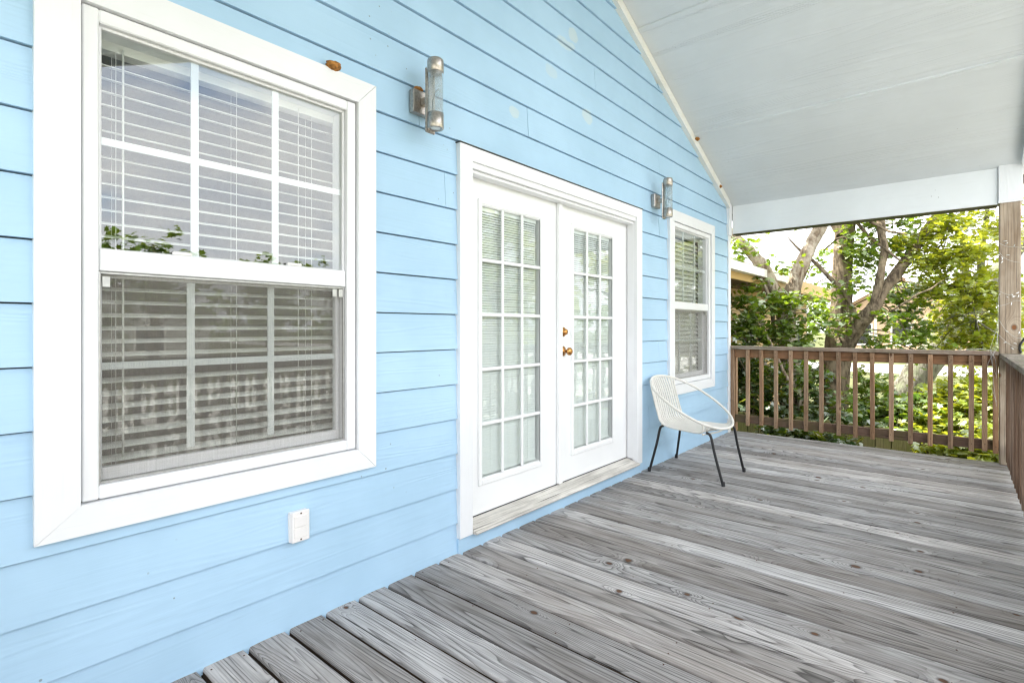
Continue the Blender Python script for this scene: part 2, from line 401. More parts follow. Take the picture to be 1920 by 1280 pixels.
def screen_mat():
    m, t, b, o = new_mat('insect_screen'); t.n.remove(b)
    tr = t.new('ShaderNodeBsdfTransparent'); df = t.new('ShaderNodeBsdfDiffuse')
    p = t.new('ShaderNodeTexCoord').outputs['Object']; x, y, z = t.xyz(p)
    w1 = t.noise(t.vec(0., t.m('MULTIPLY', y, 420.), t.m('MULTIPLY', z, 7.)), 1., 2); w2 = t.noise(t.vec(0., t.m('MULTIPLY', y, 7.), t.m('MULTIPLY', z, 420.)), 1., 2)
    f = t.ramp(t.m('ADD', w1, w2), .75, 1.25,   .15, .22, False)
    t.put(df.inputs[0], (.34, .32, .285, 1))
    mx = t.new('ShaderNodeMixShader'); t.put(mx.inputs[0], f); t.l.new(tr.outputs[0], mx.inputs[1]); t.l.new(df.outputs[0], mx.inputs[2]); t.l.new(mx.outputs[0], o.inputs[0])
    return m
M['screen'] = screen_mat()

def leaf_mat(name, a, b_, trans=.45, tcol=None):
    m, t, b, o = new_mat(name); t.n.remove(b)
    g_ = t.new('ShaderNodeNewGeometry'); r = g_.outputs['Random Per Island']
    col = t.mix(r, a, b_)
    col = t.mix(t.m('MULTIPLY', t.ramp(t.m('FRACT', t.m('MULTIPLY', r, 17.3)), .93, .97), .6), col, (.30, .22, .03))
    tc = t.mix(.6, col, tcol or (.30, .36, .02))
    df = t.new('ShaderNodeBsdfDiffuse'); tl = t.new('ShaderNodeBsdfTranslucent'); gl = t.new('ShaderNodeBsdfGlossy'); gl.inputs['Roughness'].default_value = .45
    t.put(df.inputs[0], col); t.put(tl.inputs[0], tc); gl.inputs[0].default_value = (1, 1, 1, 1)
    mx = t.new('ShaderNodeMixShader'); mx.inputs[0].default_value = trans; t.l.new(df.outputs[0], mx.inputs[1]); t.l.new(tl.outputs[0], mx.inputs[2])
    m2 = t.new('ShaderNodeMixShader'); fr = t.new('ShaderNodeFresnel'); fr.inputs[0].default_value = 1.35
    t.put(m2.inputs[0], t.m('MULTIPLY', fr.outputs[0], .22)); t.l.new(mx.outputs[0], m2.inputs[1]); t.l.new(gl.outputs[0], m2.inputs[2]); t.l.new(m2.outputs[0], o.inputs[0])
    return m
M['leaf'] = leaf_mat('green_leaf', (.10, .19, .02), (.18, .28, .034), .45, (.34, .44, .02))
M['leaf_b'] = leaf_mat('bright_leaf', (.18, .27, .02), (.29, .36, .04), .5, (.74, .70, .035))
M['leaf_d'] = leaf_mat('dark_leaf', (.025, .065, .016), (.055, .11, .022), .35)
def bark_mat(name, a, b_, c_):
    m, t, b, o = new_mat(name)
    p = t.new('ShaderNodeTexCoord').outputs['Object']; x, y, z = t.xyz(p)
    v = t.vec(t.m('MULTIPLY', x, 16.), t.m('MULTIPLY', y, 16.), t.m('MULTIPLY', z, 4.))
    n = t.noise(v, 1., 6, .65, .6); n2 = t.noise(p, 4., 4, .6)
    col = t.mix(t.ramp(n, .35, .62), b_, a); col = t.mix(t.ramp(n2, .48, .66), col, c_)
    t.put(b.inputs['Base Color'], col); b.inputs['Roughness'].default_value = .95; b.inputs['Specular IOR Level'].default_value = .15
    t.put(b.inputs['Normal'], t.bump(n, 1., .05))
    return m
M['bark'] = bark_mat('grey_brown_bark', (.22, .175, .12), (.06, .046, .032), (.32, .26, .18))
M['bark_pale'] = bark_mat('pale_bark', (.42, .35, .27), (.15, .105, .07), (.52, .46, .38))
M['bark_grey'] = bark_mat('grey_bark', (.23, .22, .18), (.09, .085, .06), (.20, .22, .14))
def grass_mat():
    m, t, b, o = new_mat('lawn')
    p = t.new('ShaderNodeTexCoord').outputs['Object']
    n = t.noise(p, .6, 6, .65); n2 = t.noise(p, 40, 4, .7)
    col = t.mix(t.ramp(n, .35, .65), (.085, .10, .04), (.15, .15, .07)); col = t.mix(t.ramp(n2, .3, .7, 0., .5), col, (.07, .085, .035))
    t.put(b.inputs['Base Color'], col); b.inputs['Roughness'].default_value = .95; b.inputs['Specular IOR Level'].default_value = .1
    t.put(b.inputs['Normal'], t.bump(n2, .8, .05)); return m
M['grass'] = grass_mat()
def siding_far(name, col):
    return painted_grain(name, col, 'y', .6, .2, .1)
M['ochre'] = siding_far('ochre_siding', (.50, .33, .12))
M['tan'] = siding_far('tan_siding', (.52, .36, .24))
M['brown'] = plain('brown_soffit', (.16, .095, .045), .7)
M['farglass'] = plain('dark_window_glass', (.03, .035, .04), .08)
M['farwhite'] = plain('white_far_trim', (.78, .77, .74), .5)
M['greyhouse'] = siding_far('grey_siding', (.45, .46, .44))

# ================================================================== SETTING
GZ = -1.1
tag(MB().add([(-300,-300,GZ),(300,-300,GZ),(300,300,GZ),(-300,300,GZ)], [(0,1,2,3)]).build('ground', M['grass']), kind='structure')
tag(MB().add([(-300,33,GZ+.01),(300,33,GZ+.01),(300,41,GZ+.01),(-300,41,GZ+.01)], [(0,1,2,3)]).build('street', M['asphalt']), kind='structure')
tag(MB().add([(5.0,-60,GZ+.014),(13.5,-60,GZ+.014),(13.5,32.9,GZ+.014),(5.0,32.9,GZ+.014)], [(0,1,2,3)]).build('bounce_paving', M['asphalt']), kind='structure')  # unseen pale paving, added to bounce sunlight up to the porch ceiling

# ------------------------------------------------------------------ house
YE, YW = 6.40, -.29                 # ends of the porch wall
YC = (YE+YW)/2                      # under the ridge
SLOPE, EAVE = .438, 2.66
def ceil_z(y): return EAVE+SLOPE*((YE-y) if y > YC else (y-YW))
house = empty('blue_house', (0, 0, GZ))
tag(house, 'light blue lap-sided house with white trim and gabled porch roof', 'house')
HP = house
def part(mb, name, mat, parent=None):
    parent = parent or house
    o = mb.build(name, mat, parent)
    w = Vector((0, 0, 0)); q = parent
    while q: w += q.location; q = q.parent
    o.location = -w                 # meshes are written in world metres
    return o

# window and door openings (y0, y1, z0, z1)
W1 = (.269, 1.450, .581, 2.335); DY = 4.41
W2 = (W1[0]+DY, W1[1]+DY, W1[2], W1[3])
DR = (1.985, 4.122, .0, 2.222)
OPEN = [(W1[0]+.05, W1[1]-.05, W1[2]+.05, W1[3]-.05), (W2[0]+.05, W2[1]-.05, W2[2]+.05, W2[3]-.05), (DR[0]+.05, DR[1]-.05, -2., DR[3]-.05)]

def rect_pieces(ya, yb, z0, z1, gable=True):
    """cut the openings and the gable slope out of a wall strip; list of (y00,y01,y10,y11,za,zb)"""
    zs = sorted({z0, z1} | {z for o in OPEN for z in (o[2], o[3]) if z0 < z < z1} | ({EAVE-.05} if z0 < EAVE-.05 < z1 and gable else set()))
    out = []
    for za, zb in zip(zs, zs[1:]):
        zm = (za+zb)/2; segs = [(ya, yb)]
        for o in OPEN:
            if o[2] < zm < o[3]:
                n = []
                for a, b in segs:
                    if o[0] > a: n.append((a, min(b, o[0])))
                    if o[1] < b: n.append((max(a, o[1]), b))
                segs = [s_ for s_ in n if s_[1]-s_[0] > .004]
        for a, b in segs:
            def lim(z):
                e = max(0., (z-(EAVE-.05))/SLOPE) if gable else 0.
                return YW+e, YE-e
            (l0, h0), (l1, h1) = lim(za), lim(zb)
            q = [max(a, l0), min(b, h0), max(a, l1), min(b, h1)]
            if q[1]-q[0] < .004 and q[3]-q[2] < .004: continue
            if q[1] < q[0]: q[0] = q[1] = (q[0]+q[1])/2
            if q[3] < q[2]: q[2] = q[3] = (q[2]+q[3])/2
            out.append((*q, za, zb))
    return out

# sheathing of the porch wall
wm = MB()
for (a, b, c, d, za, zb) in rect_pieces(YW, YE, GZ, 4.2):
    wm.prism([(-.006, a, za), (-.006, b, za), (-.006, d, zb), (-.006, c, zb)], (-.14, 0, 0))
wall = part(wm, 'wall', M['gap'])
# lap siding, board by board
LAP = .1885; Z0 = .541-LAP*3
courses = [Z0+LAP*k for k in range(-6, 23)]
for k, z0 in enumerate(courses):
    z1 = z0+LAP
    joints = [YW, YE-.06]
    rr = random.Random(k*13+5)
    j = {13: 2.42, 12: 2.28, 11: 2.95, 10: 2.30}.get(k-2, rr.choice([1.72, 1.9, 4.3, 4.5, 2.6, 3.4]))
    joints = [YW, j, YE-.062]
    for a, b in zip(joints, joints[1:]):
        dx = rr.uniform(-.0012, .0012)
        xf = lambda z: .023+dx-(z-z0)/LAP*.0135
        grp = []
        for pc in rect_pieces(a+.0012, b-.0012, z0, z1-.005):
            hit = [g_ for g_ in grp if any(min(q_[3] if q_[5] <= pc[4]+1e-6 else q_[1], pc[1]) > max(q_[2] if q_[5] <= pc[4]+1e-6 else q_[0], pc[0])+.002 and abs(q_[5]-pc[4]) < 1e-6 for q_ in g_)]
            new = [pc]
            for g_ in hit: new += g_; grp.remove(g_)
            grp.append(new)
        for pcs in grp:
          bm_ = MB()
          for (p, q, r, s_, za, zb) in pcs:
            bm_.add([(-.004,p,za),(xf(za),p,za),(xf(za),q,za),(-.004,q,za),(-.004,r,zb),(xf(zb),r,zb),(xf(zb),s_,zb),(-.004,s_,zb)],
                    [(0,1,2,3),(4,7,6,5),(1,5,6,2),(0,4,5,1),(2,6,7,3),(0,3,7,4)])
          part(bm_, 'siding_board', M['siding'], wall)
# other walls, floor and inner shell (dim room behind the glass)
part(MB().box(-9, -.15, YE-.15, YE-.004, GZ, 2.7), 'side_wall', M['siding'])
part(MB().box(-9, -.15, YW+.004, YW+.15, GZ, 2.7), 'side_wall', M['siding'])
part(MB().box(-9, -8.86, YW+.16, YE-.16, GZ, 2.7), 'back_wall', M['siding'])
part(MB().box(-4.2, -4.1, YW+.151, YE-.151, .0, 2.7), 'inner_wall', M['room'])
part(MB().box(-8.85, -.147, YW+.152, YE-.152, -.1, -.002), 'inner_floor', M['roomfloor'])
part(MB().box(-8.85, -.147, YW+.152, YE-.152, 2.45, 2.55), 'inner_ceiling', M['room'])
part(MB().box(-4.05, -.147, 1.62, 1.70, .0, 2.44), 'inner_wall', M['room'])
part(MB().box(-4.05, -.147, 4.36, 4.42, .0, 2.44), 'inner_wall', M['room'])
# corner board, frieze corner, rake trim
part(MB().cbox(-.003, .030, YE-.060, YE+.018, GZ, 2.30), 'corner_board', M['trim_z'])
part(MB().cbox(-.002, .044, YE-.085, YE+.015, 2.302, EAVE+.03), 'corner_block', M['trim_z'])
for s_ in (1, -1):
    y0, y1 = (YE-.086, YC) if s_ > 0 else (YW+.086, YC)
    w = .085
    part(MB().prism([(.0, y0, ceil_z(y0)-.004), (.0, y1, ceil_z(y1)-.004), (.0, y1, ceil_z(y1)-.004-w), (.0, y0, ceil_z(y0)-.004-w)], (.055, 0, 0)), 'rake_trim', M['rake'])
XR = 2.72                           # open front edge of the porch roof
# porch ceiling: panels and battens
joint_y = [YE+.16, 5.25, 4.03, YC]
ceiling = part(MB().prism([(-.1, YC-.05, ceil_z(YC)+.05), (-.1, YC+.05, ceil_z(YC)+.05), (-.1, YC+.05, ceil_z(YC)+.09), (-.1, YC-.05, ceil_z(YC)+.09)], (XR+.1, 0, 0)), 'ceiling', M['ceiling'])
def cz(y): return EAVE+SLOPE*(YE-abs(y-YC)-YC) if True else 0
def cz2(y): return EAVE+SLOPE*((YE-YC)-abs(y-YC))
for s_ in (1, -1):
    for a, b in zip(joint_y, joint_y[1:]):
        ya, yb = YC+s_*(a-YC), YC+s_*(b-YC)
        e = .002*s_
        part(MB().prism([(.0, ya-e, cz2(ya-e)), (.0, yb+e, cz2(yb+e)), (.0, yb+e, cz2(yb+e)+.012), (.0, ya-e, cz2(ya-e)+.012)], (XR, 0, 0)), 'ceiling_panel', M['ceiling'], ceiling)
    for a in joint_y[1:3]:
        y = YC+s_*(a-YC); hw = .022
        part(MB().prism([(.056, y-hw, cz2(y-hw)-.014), (.056, y+hw, cz2(y+hw)-.014), (.056, y+hw, cz2(y+hw)+.003), (.056, y-hw, cz2(y-hw)+.003)], (XR-.24, 0, 0)), 'batten', M['ceiling'], ceiling)
# roof deck and shingles above
for s_ in (1, -1):
    ya, yb = YC+s_*(YE+.45-YC), YC
    part(MB().prism([(-9.3, ya, cz2(ya)+.10), (-9.3, yb, cz2(yb)+.10), (-9.3, yb, cz2(yb)+.17), (-9.3, ya, cz2(ya)+.17)], (XR+9.5, 0, 0)), 'roof', M['shingle'])
    # front rake board and inner trim under the front edge
    w = .17
    part(MB().prism([(XR, ya, cz2(ya)-.07), (XR, yb, cz2(yb)-.07), (XR, yb, cz2(yb)+.098), (XR, ya, cz2(ya)+.098)], (.035, 0, 0)), 'front_rake_board', M['rake'])
    y2 = YC+s_*(YE-.04-YC)
    part(MB().prism([(2.50, y2, cz2(y2)-.05), (2.50, yb, cz2(yb)-.05), (2.50, yb, cz2(yb)-.002), (2.50, y2, cz2(y2)-.002)], (.045, 0, 0)), 'ceiling_trim', M['ceiling'])
# beams along both eaves
def beam(y0, y1):
    o = part(MB().cbox(.046, 2.352, y0, y1, 2.325, 2.76, .004), 'beam', M['beam'])
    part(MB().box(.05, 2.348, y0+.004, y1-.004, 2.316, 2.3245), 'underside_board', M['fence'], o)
beam(YE+.02, YE+.16); beam(YW-.16, YW-.02)

# ------------------------------------------------------------------ windows
def frame_ring(mb, y0, y1, z0, z1, w, x0, x1, c=.003, wb=None):
    wb = wb or w
    mb.cbox(x0, x1, y0, y0+w, z0, z1, c); mb.cbox(x0, x1, y1-w, y1, z0, z1, c)
    mb.cbox(x0, x1-.0006, y0+w, y1-w, z1-w, z1, c); mb.cbox(x0, x1-.0006, y0+w, y1-w, z0, z0+wb, c)
def make_window(dy, with_latches):
    y0, y1, z0, z1 = W1[0]+dy, W1[1]+dy, W1[2], W1[3]
    iy0, iy1, iz0, iz1 = .377+dy, 1.356+dy, .675, 2.232
    fm = MB(); frame_ring(fm, iy0+.004, iy1-.004, iz0+.004, iz1-.004, .043, -.10, .026, .004)
    win = part(fm, 'window', M['vinyl'])
    # mitred casing boards
    X0, X1 = .0, .041; e = .0008
    for poly, mt in (([(y0,z0),(y0,z1),(iy0-e,iz1+e),(iy0-e,iz0-e)], 'trim_z'), ([(y1,z0),(iy1+e,iz0-e),(iy1+e,iz1+e),(y1,z1)], 'trim_z'),
                     ([(y0+e*2,z1),(y1-e*2,z1),(iy1-e,iz1),(iy0+e,iz1)], 'trim_y'), ([(y0+e*2,z0),(iy0+e,iz0),(iy1-e,iz0),(y1-e*2,z0)], 'trim_y')):
        part(MB().prism([(X0, a, b) for a, b in poly], (X1-X0-(.0012 if mt == 'trim_y' else 0), 0, 0)), 'casing_board', M[mt], win)
    gy0, gy1 = .424+dy, 1.309+dy
    # sashes
    sm = MB(); frame_ring(sm, gy0+.001, gy1-.001, 1.415, 2.186, .010, -.030, .004, .002); up = part(sm, 'upper_sash', M['vinyl'], win)
    part(MB().cbox(-.045, .016, gy0+.002, gy1-.002, 1.402, 1.474, .003), 'meeting_rail', M['vinyl'], win)
    sm = MB(); frame_ring(sm, gy0+.004, gy1-.004, .724, 1.401, .016, -.062, -.034, .002, .040); part(sm, 'lower_sash', M['vinyl'], win)
    part(MB().box(-.012, -.008, gy0+.009, gy1-.009, 1.47, 2.178), 'glass_pane', M['glass'], win)
    part(MB().box(-.050, -.046, gy0+.02, gy1-.02, .76, 1.40), 'glass_pane', M['glass_low'], win)
    wv = (gy1-gy0)/3
    for k in (1, 2):
        yc = gy0+wv*k-.008
        part(MB().box(-.022, -.0145, yc-.0125, yc+.0125, 1.475, 2.177), 'muntin', M['vinyl'], win)
        part(MB().box(-.060, -.0525, yc-.0125, yc+.0125, .785, 1.40), 'muntin', M['vinyl'], win)
    part(MB().box(-.0225, -.014, gy0+.009, gy1-.009, 1.812, 1.836), 'muntin', M['vinyl'], win)
    part(MB().box(-.0605, -.052, gy0+.02, gy1-.02, 1.082, 1.106), 'muntin', M['vinyl'], win)
    # insect screen with thin frame
    fr = MB(); frame_ring(fr, gy0+.001, gy1-.001, .722, 1.401, .0075, -.004, .006, .001)
    sf = part(fr, 'screen_frame', M['steel'], win)
    part(MB().box(.000, .0012, gy0+.007, gy1-.007, .73, 1.394), 'screen', M['screen'], win)
    part(MB().box(.006, .009, gy0+.012, gy0+.032, 1.352, 1.385), 'screen_latch', M['steel'], win)
    for q in (0, .03): part(MB().box(.006, .009, gy1-.062+q, gy1-.042+q, 1.357, 1.39), 'screen_latch', M['steel'], win)
    if with_latches:
        for yy in (gy0+.24, gy1-.235): part(MB().cbox(-.004, .014, yy-.03, yy+.03, 1.4745, 1.487, .003), 'sash_lock', M['plastic'], win)
    return win
make_window(0, True); make_window(DY, False)

# ------------------------------------------------------------------ french door
JY0, JY1 = 2.052, 4.050-.075+.08    # inner faces of the frame
JY0, JY1 = 2.060, 4.047
fm = MB()
fm.cbox(-.14, .030, JY0-.045, JY0, .08, 2.135, .003); fm.cbox(-.14, .030, JY1, JY1+.045, .08, 2.135, .003)
fm.cbox(-.14, .0294, JY0+.0005, JY1-.0005, 2.108, 2.150, .003)
fm.cbox(-.05, .012, JY1-.022, JY1-.0005, .125, 2.107, .003); fm.cbox(-.05, .012, JY0+.0005, JY0+.022, .125, 2.107, .003); fm.cbox(-.05, .0115, JY0+.022, JY1-.022, 2.088, 2.1075, .003)
dframe = part(fm, 'door_frame', M['vinyl'])
CI0, CI1, CT = 2.083, 4.026, 2.142
part(MB().cbox(.0, .043, DR[0], CI0, .080, DR[3], .002), 'casing_board', M['trim_z'], dframe)
part(MB().cbox(.0, .043, CI1, DR[1], .080, DR[3], .002), 'casing_board', M['trim_z'], dframe)
part(MB().cbox(.0, .0422, CI0+.0006, CI1-.0006, CT, DR[3]-.0006, .002), 'casing_board', M['trim_y'], dframe)
part(MB().box(.0, .047, DR[0]-.004, DR[1]+.004, DR[3]+.0006, DR[3]+.006), 'drip_edge', M['gap'], dframe)
part(MB().prism([(-.14, CI0+.001, .081), (.068, CI0+.001, .081), (.072, CI0+.001, .088), (.066, CI0+.001, .096), (-.05, CI0+.001, .124), (-.14, CI0+.001, .124)], (0, CI1-CI0-.002, 0)), 'threshold', M['thresh'], dframe)
part(MB().cbox(.0, .032, DR[0]-.002, DR[1]+.006, -.03, .0795, .002), 'riser_board', M['siding'], dframe)
def lite(doorobj, gy0, gy1):
    gz0, gz1 = .330, 1.945
    fm = MB(); frame_ring(fm, gy0-.028, gy1+.028, gz0-.035, gz1+.035, .030, -.060, -.044, .004)
    frame_ring(fm, gy0-.012, gy1+.012, gz0-.012, gz1+.012, .014, -.059, -.048, .003)
    part(fm, 'lite_frame', M['door'], doorobj)
    wy, wz = (gy1-gy0)/3, (gz1-gz0)/5
    for k in (1, 2): part(MB().cbox(-.060, -.047, gy0+wy*k-.011, gy0+wy*k+.011, gz0+.003, gz1-.003, .004), 'muntin', M['door'], doorobj)
    for k in range(1, 5): part(MB().cbox(-.060, -.0476, gy0+.003, gy1-.003, gz0+wz*k-.011, gz0+wz*k+.011, .004), 'muntin', M['door'], doorobj)
    for i in range(3):
        for j_ in range(5):
            part(MB().box(-.066, -.0625, gy0+wy*i+.004, gy0+wy*(i+1)-.004, gz0+wz*j_+.004, gz0+wz*(j_+1)-.004), 'glass_pane', M['dglass'], doorobj)
def slab(y0, y1, gy0, gy1):
    a, b = .335, 1.940; mb = MB()
    mb.box(-.10, -.056, y0, gy0, .130, 2.100); mb.box(-.10, -.056, gy1, y1, .130, 2.100)
    mb.box(-.10, -.0562, gy0, gy1, .130, a); mb.box(-.10, -.0562, gy0, gy1, b, 2.100)
    o = part(mb, 'door', M['door']); lite(o, gy0, gy1); return o
dl = slab(2.066, 3.016, 2.249, 2.817); dr = slab(3.030, 4.040, 3.214, 3.777)
tag(dl, 'white glazed door leaf without a knob'); tag(dr, 'white glazed door leaf with brass knob and deadbolt')
part(MB().cbox(-.055, -.026, 3.006, 3.048, .134, 2.090, .004), 'astragal', M['door'], dl)
for y0, y1, o in ((2.066, 3.016, dl), (3.030, 4.040, dr)): part(MB().box(-.075, -.052, y0+.003, y1-.003, .1245, .1295), 'door_sweep', M['gap'], o)
def lathe_x(prof, org): return MB().lathe(prof, 20, 'x', org)
part(lathe_x([(0,.0),(.034,.0),(.034,.006),(.026,.012),(.022,.014),(.020,.030),(.016,.033),(0,.033)], (-.0555, 3.090, 1.192)), 'deadbolt', M['brass'], dr)
part(lathe_x([(0,.0),(.036,.0),(.036,.004),(.024,.010),(.013,.013),(.011,.034),(.018,.040),(.027,.050),(.028,.060),(.022,.069),(.010,.073),(0,.073)], (-.0555, 3.090, 1.055)), 'knob', M['brass'], dr)

# ------------------------------------------------------------------ deck
deck = MB().box(.1, 2.5, -.3, 6.5, -.34, -.25).build('deck', M['fence']); tag(deck, kind='structure')
PITCH, PH = .1612, .716
def plank_mesh(seed, L):
    rr = random.Random(seed); w = PITCH-.0155; mb = MB()
    prof = [(-.5,-.024),(-.5,.002),(-.484,.0108),(-.458,.0153),(-.2,.0165),(.2,.0165),(.458,.0153),(.484,.0108),(.5,.002),(.5,-.024)]
    n = 10; cup = rr.uniform(-.0015, .002); bow = rr.uniform(-.002, .002)
    v = []; 
    for i in range(n+1):
        s = i/n; x = s*L
        if i == 0: x -= 0
        for k, (a, h) in enumerate(prof):
            yy = a*w+bow*.7*math.sin(s*math.pi)+mnoise.noise((s*5+seed, k*.01, 3))*.0012
            v.append((x+(rr.uniform(-.004, .002) if i == 0 and k == 0 else 0), yy, h-.0165+cup*(1-4*a*a)*(1 if h > 0 else 0)+mnoise.noise((s*3, seed*1.7, 0))*.0012))
    m = len(prof); f = []
    for i in range(n):
        for k in range(m): k2 = (k+1) % m; f.append((i*m+k, i*m+k2, (i+1)*m+k2, (i+1)*m+k))
    f += [tuple(range(m)), tuple(n*m+k for k in range(m))[::-1]]
    mb.add(v, f)
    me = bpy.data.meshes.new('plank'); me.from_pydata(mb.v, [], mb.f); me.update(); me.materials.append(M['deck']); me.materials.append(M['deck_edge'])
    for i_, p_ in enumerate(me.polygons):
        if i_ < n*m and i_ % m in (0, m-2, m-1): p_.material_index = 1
    bm = bmesh.new(); bm.from_mesh(me); bmesh.ops.recalc_face_normals(bm, faces=bm.faces); bm.to_mesh(me); bm.free()
    return me
pms = [plank_mesh(i, 2.60) for i in range(6)]
k0 = int((-.46-PH)/PITCH); k1 = int((6.62-PH)/PITCH)
for k in range(k0, k1):
    o = link('plank', pms[(k*5+3) % 6], deck, (random.uniform(.001, .008), PH+PITCH*(k+.5), random.uniform(-.0015, .001)))
    o.rotation_euler = (random.uniform(-.004, .004), 0, random.uniform(-.0008, .0008))

nh = MB()
for k in range(k0, k1):
    for xj in (.06, .46, .87, 1.27, 1.68, 2.08, 2.45):
        for dy in (-.048, .048):
            if random.random() < .62: continue
            nh.lathe([(0, .0012), (.0030, .0012), (.0035, .0)], 8, 'z', (xj+random.uniform(-.012, .012), PH+PITCH*(k+.5)+dy+random.uniform(-.01, .01), .0006))
tag(nh.build('deck_screws', M['screw'], deck), kind='stuff')

# ------------------------------------------------------------------ porch post, railings
def post(y0, label, group=None):
    e = empty('porch_post', (2.43, y0+.07, 0)); tag(e, label, 'post')
    def pp(mb, n, mt, par=None):
        o = mb.build(n, mt, par or e); o.location = (-2.43, -(y0+.07), 0) if not par else (0, 0, 0); return o
    s_ = pp(MB().cbox(2.36, 2.50, y0, y0+.14, .001, 2.34, .006), 'shaft', M['post'])
    cp = MB().cbox(2.353, 2.512, y0-.012, y0+.152, 2.345, 2.715, .003)
    pp(cp, 'top_wrap', M['trim_z'])
    c2 = MB().cbox(2.350, 2.515, y0-.015, y0+.155, 2.330, 2.3445, .002); pp(c2, 'wrap_trim', M['trim_y'])
    return e
post(6.405, 'tall weathered timber porch post with white wrapped top and string lights wound round it')
post(YW-.16, 'timber porch post with white wrapped top at the other end of the deck')

def railing_far(name, yb, label, sgn):
    e = empty(name, (1.2, yb, 0)); tag(e, label, 'railing')
    def pp(mb, n, mt): o = mb.build(n, mt, e); o.location = (-1.2, -yb, 0); return o
    ya, yc = sorted((yb-.045*sgn, yb+.075*sgn))
    pp(MB().cbox(.0335, 2.358, ya, yc, .972, 1.010, .004), 'top_rail', M['rail_x'])
    ya, yc = sorted((yb+.0, yb+.038*sgn))
    pp(MB().cbox(.0335, 2.358, ya, yc, .875, .9715, .003), 'upper_rail', M['rail_in'])
    pp(MB().cbox(.0335, 2.358, ya, yc, .115, .205, .003), 'lower_rail', M['rail_low'])
    xs = [.052, .219, .369, .52, .672, .818, .965, 1.122, 1.272, 1.418, 1.572, 1.724, 1.874, 2.023, 2.17, 2.261, 2.335]
    for i, x in enumerate(xs):
        hw = .019
        ya, yc = sorted((yb-.001*sgn, yb-.038*sgn)); rr = random.Random(i)
        b_ = MB().cbox(-hw, hw, ya-yb, yc-yb, rr.uniform(-.012, .008)+.10, .971-rr.uniform(0, .004), .003).build('baluster', M['bal'], e)
        b_.location = (x-1.2, 0, 0); b_.rotation_euler = (0, rr.uniform(-.004, .004), 0)
        nl = MB()
        for z in (.925, .905, .165): nl.lathe([(0, -.0012), (.004, -.0012), (.004, .001)], 8, 'y', (rr.uniform(-.006, .006), (ya-yb) if sgn > 0 else (yc-yb), z+rr.uniform(-.008, .008)))
        nl.build('nail', M['screw'], b_)
    pp(MB().cbox(.034, .072, min(yb+.039*sgn, yb+.10*sgn), max(yb+.039*sgn, yb+.10*sgn), .001, .971, .003), 'end_post', M['bal'])
    return e
railing_far('deck_railing', 6.44, 'weathered brown baluster railing between the blue wall and the porch post', 1)
railing_far('deck_railing', YW-.06, 'weathered brown baluster railing at the other end of the deck', -1)
# long railing on the open side
e = empty('deck_railing', (2.43, 3.0, 0)); tag(e, 'long weathered railing running along the open side of the deck', 'railing')
def pp(mb, n, mt): o = mb.build(n, mt, e); o.location = (-2.43, -3.0, 0); return o
pp(MB().cbox(2.362, 2.505, -.305, 6.402, .955, .993, .004), 'top_rail', M['rail_y'])
pp(MB().cbox(2.425, 2.463, -.305, 6.40, .855, .9545, .003), 'upper_rail', M['rail_in'])
pp(MB().cbox(2.425, 2.463, -.305, 6.40, .105, .195, .003), 'lower_rail', M['rail_in'])
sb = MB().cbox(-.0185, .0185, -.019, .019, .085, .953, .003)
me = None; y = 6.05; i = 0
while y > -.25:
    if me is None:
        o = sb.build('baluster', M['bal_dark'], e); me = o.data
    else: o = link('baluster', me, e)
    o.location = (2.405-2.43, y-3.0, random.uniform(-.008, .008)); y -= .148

# ------------------------------------------------------------------ wall lamps
def wall_lamp(y, label):
    e = empty('wall_lamp', (.02, y, 2.34)); tag(e, label, 'lamp', 'lamps on the blue wall')
    MB().cbox(.0, .036, -.058, .058, -.058, .058, .004).build('back_plate', M['metal'], e)
    MB().cbox(.036, .088, -.016, .016, -.018, .018, .003).build('bracket', M['metal'], e)
    ax = .130
    sp = MB(); sp.cbox(.084, .096, -.030, .030, -.165, .150, .004); sp.build('spine', M['metal'], e)
    r = .040
    MB().lathe([(0,.186),(r*.82,.186),(r*.97,.180),(r,.170),(r,.122),(r*.94,.120),(0,.120)], 28, 'z', (ax,0,0)).build('cap', M['metal'], e)
    c = MB().lathe([(0,-.078),(r*.94,-.078),(r,-.080),(r,-.150),(r*.95,-.153),(r*.74,-.153),(r*.74,-.147),(0,-.147)], 28, 'z', (ax,0,0)).build('cap', M['metal'], e)
    MB().lathe([(0,-.1475),(r*.72,-.1475),(r*.5,-.151),(0,-.1525)], 20, 'z', (ax,0,0)).build('lens', M['bulb'], c)
    MB().lathe([(r*.95,-.079),(r*.95,.121),(r*.89,.121),(r*.89,-.079),(r*.95,-.079)], 28, 'z', (ax,0,0)).build('glass_tube', M['lglass'], e)
    pts = [(ax-.012, -.006, -.078), (ax-.014, -.008, -.02), (ax-.006, .004, .03), (ax+.006, .016, .046), (ax+.004, .02, .05)]
    MB().tube(pts, .0018, 6).build('inner_wire', M['gap'], e)
    return e
wall_lamp(1.715, 'speckled nickel tube wall lamp with a mud nest between the window and the door')
wall_lamp(4.392, 'nickel tube wall lamp beside the window casing behind the woven chair')

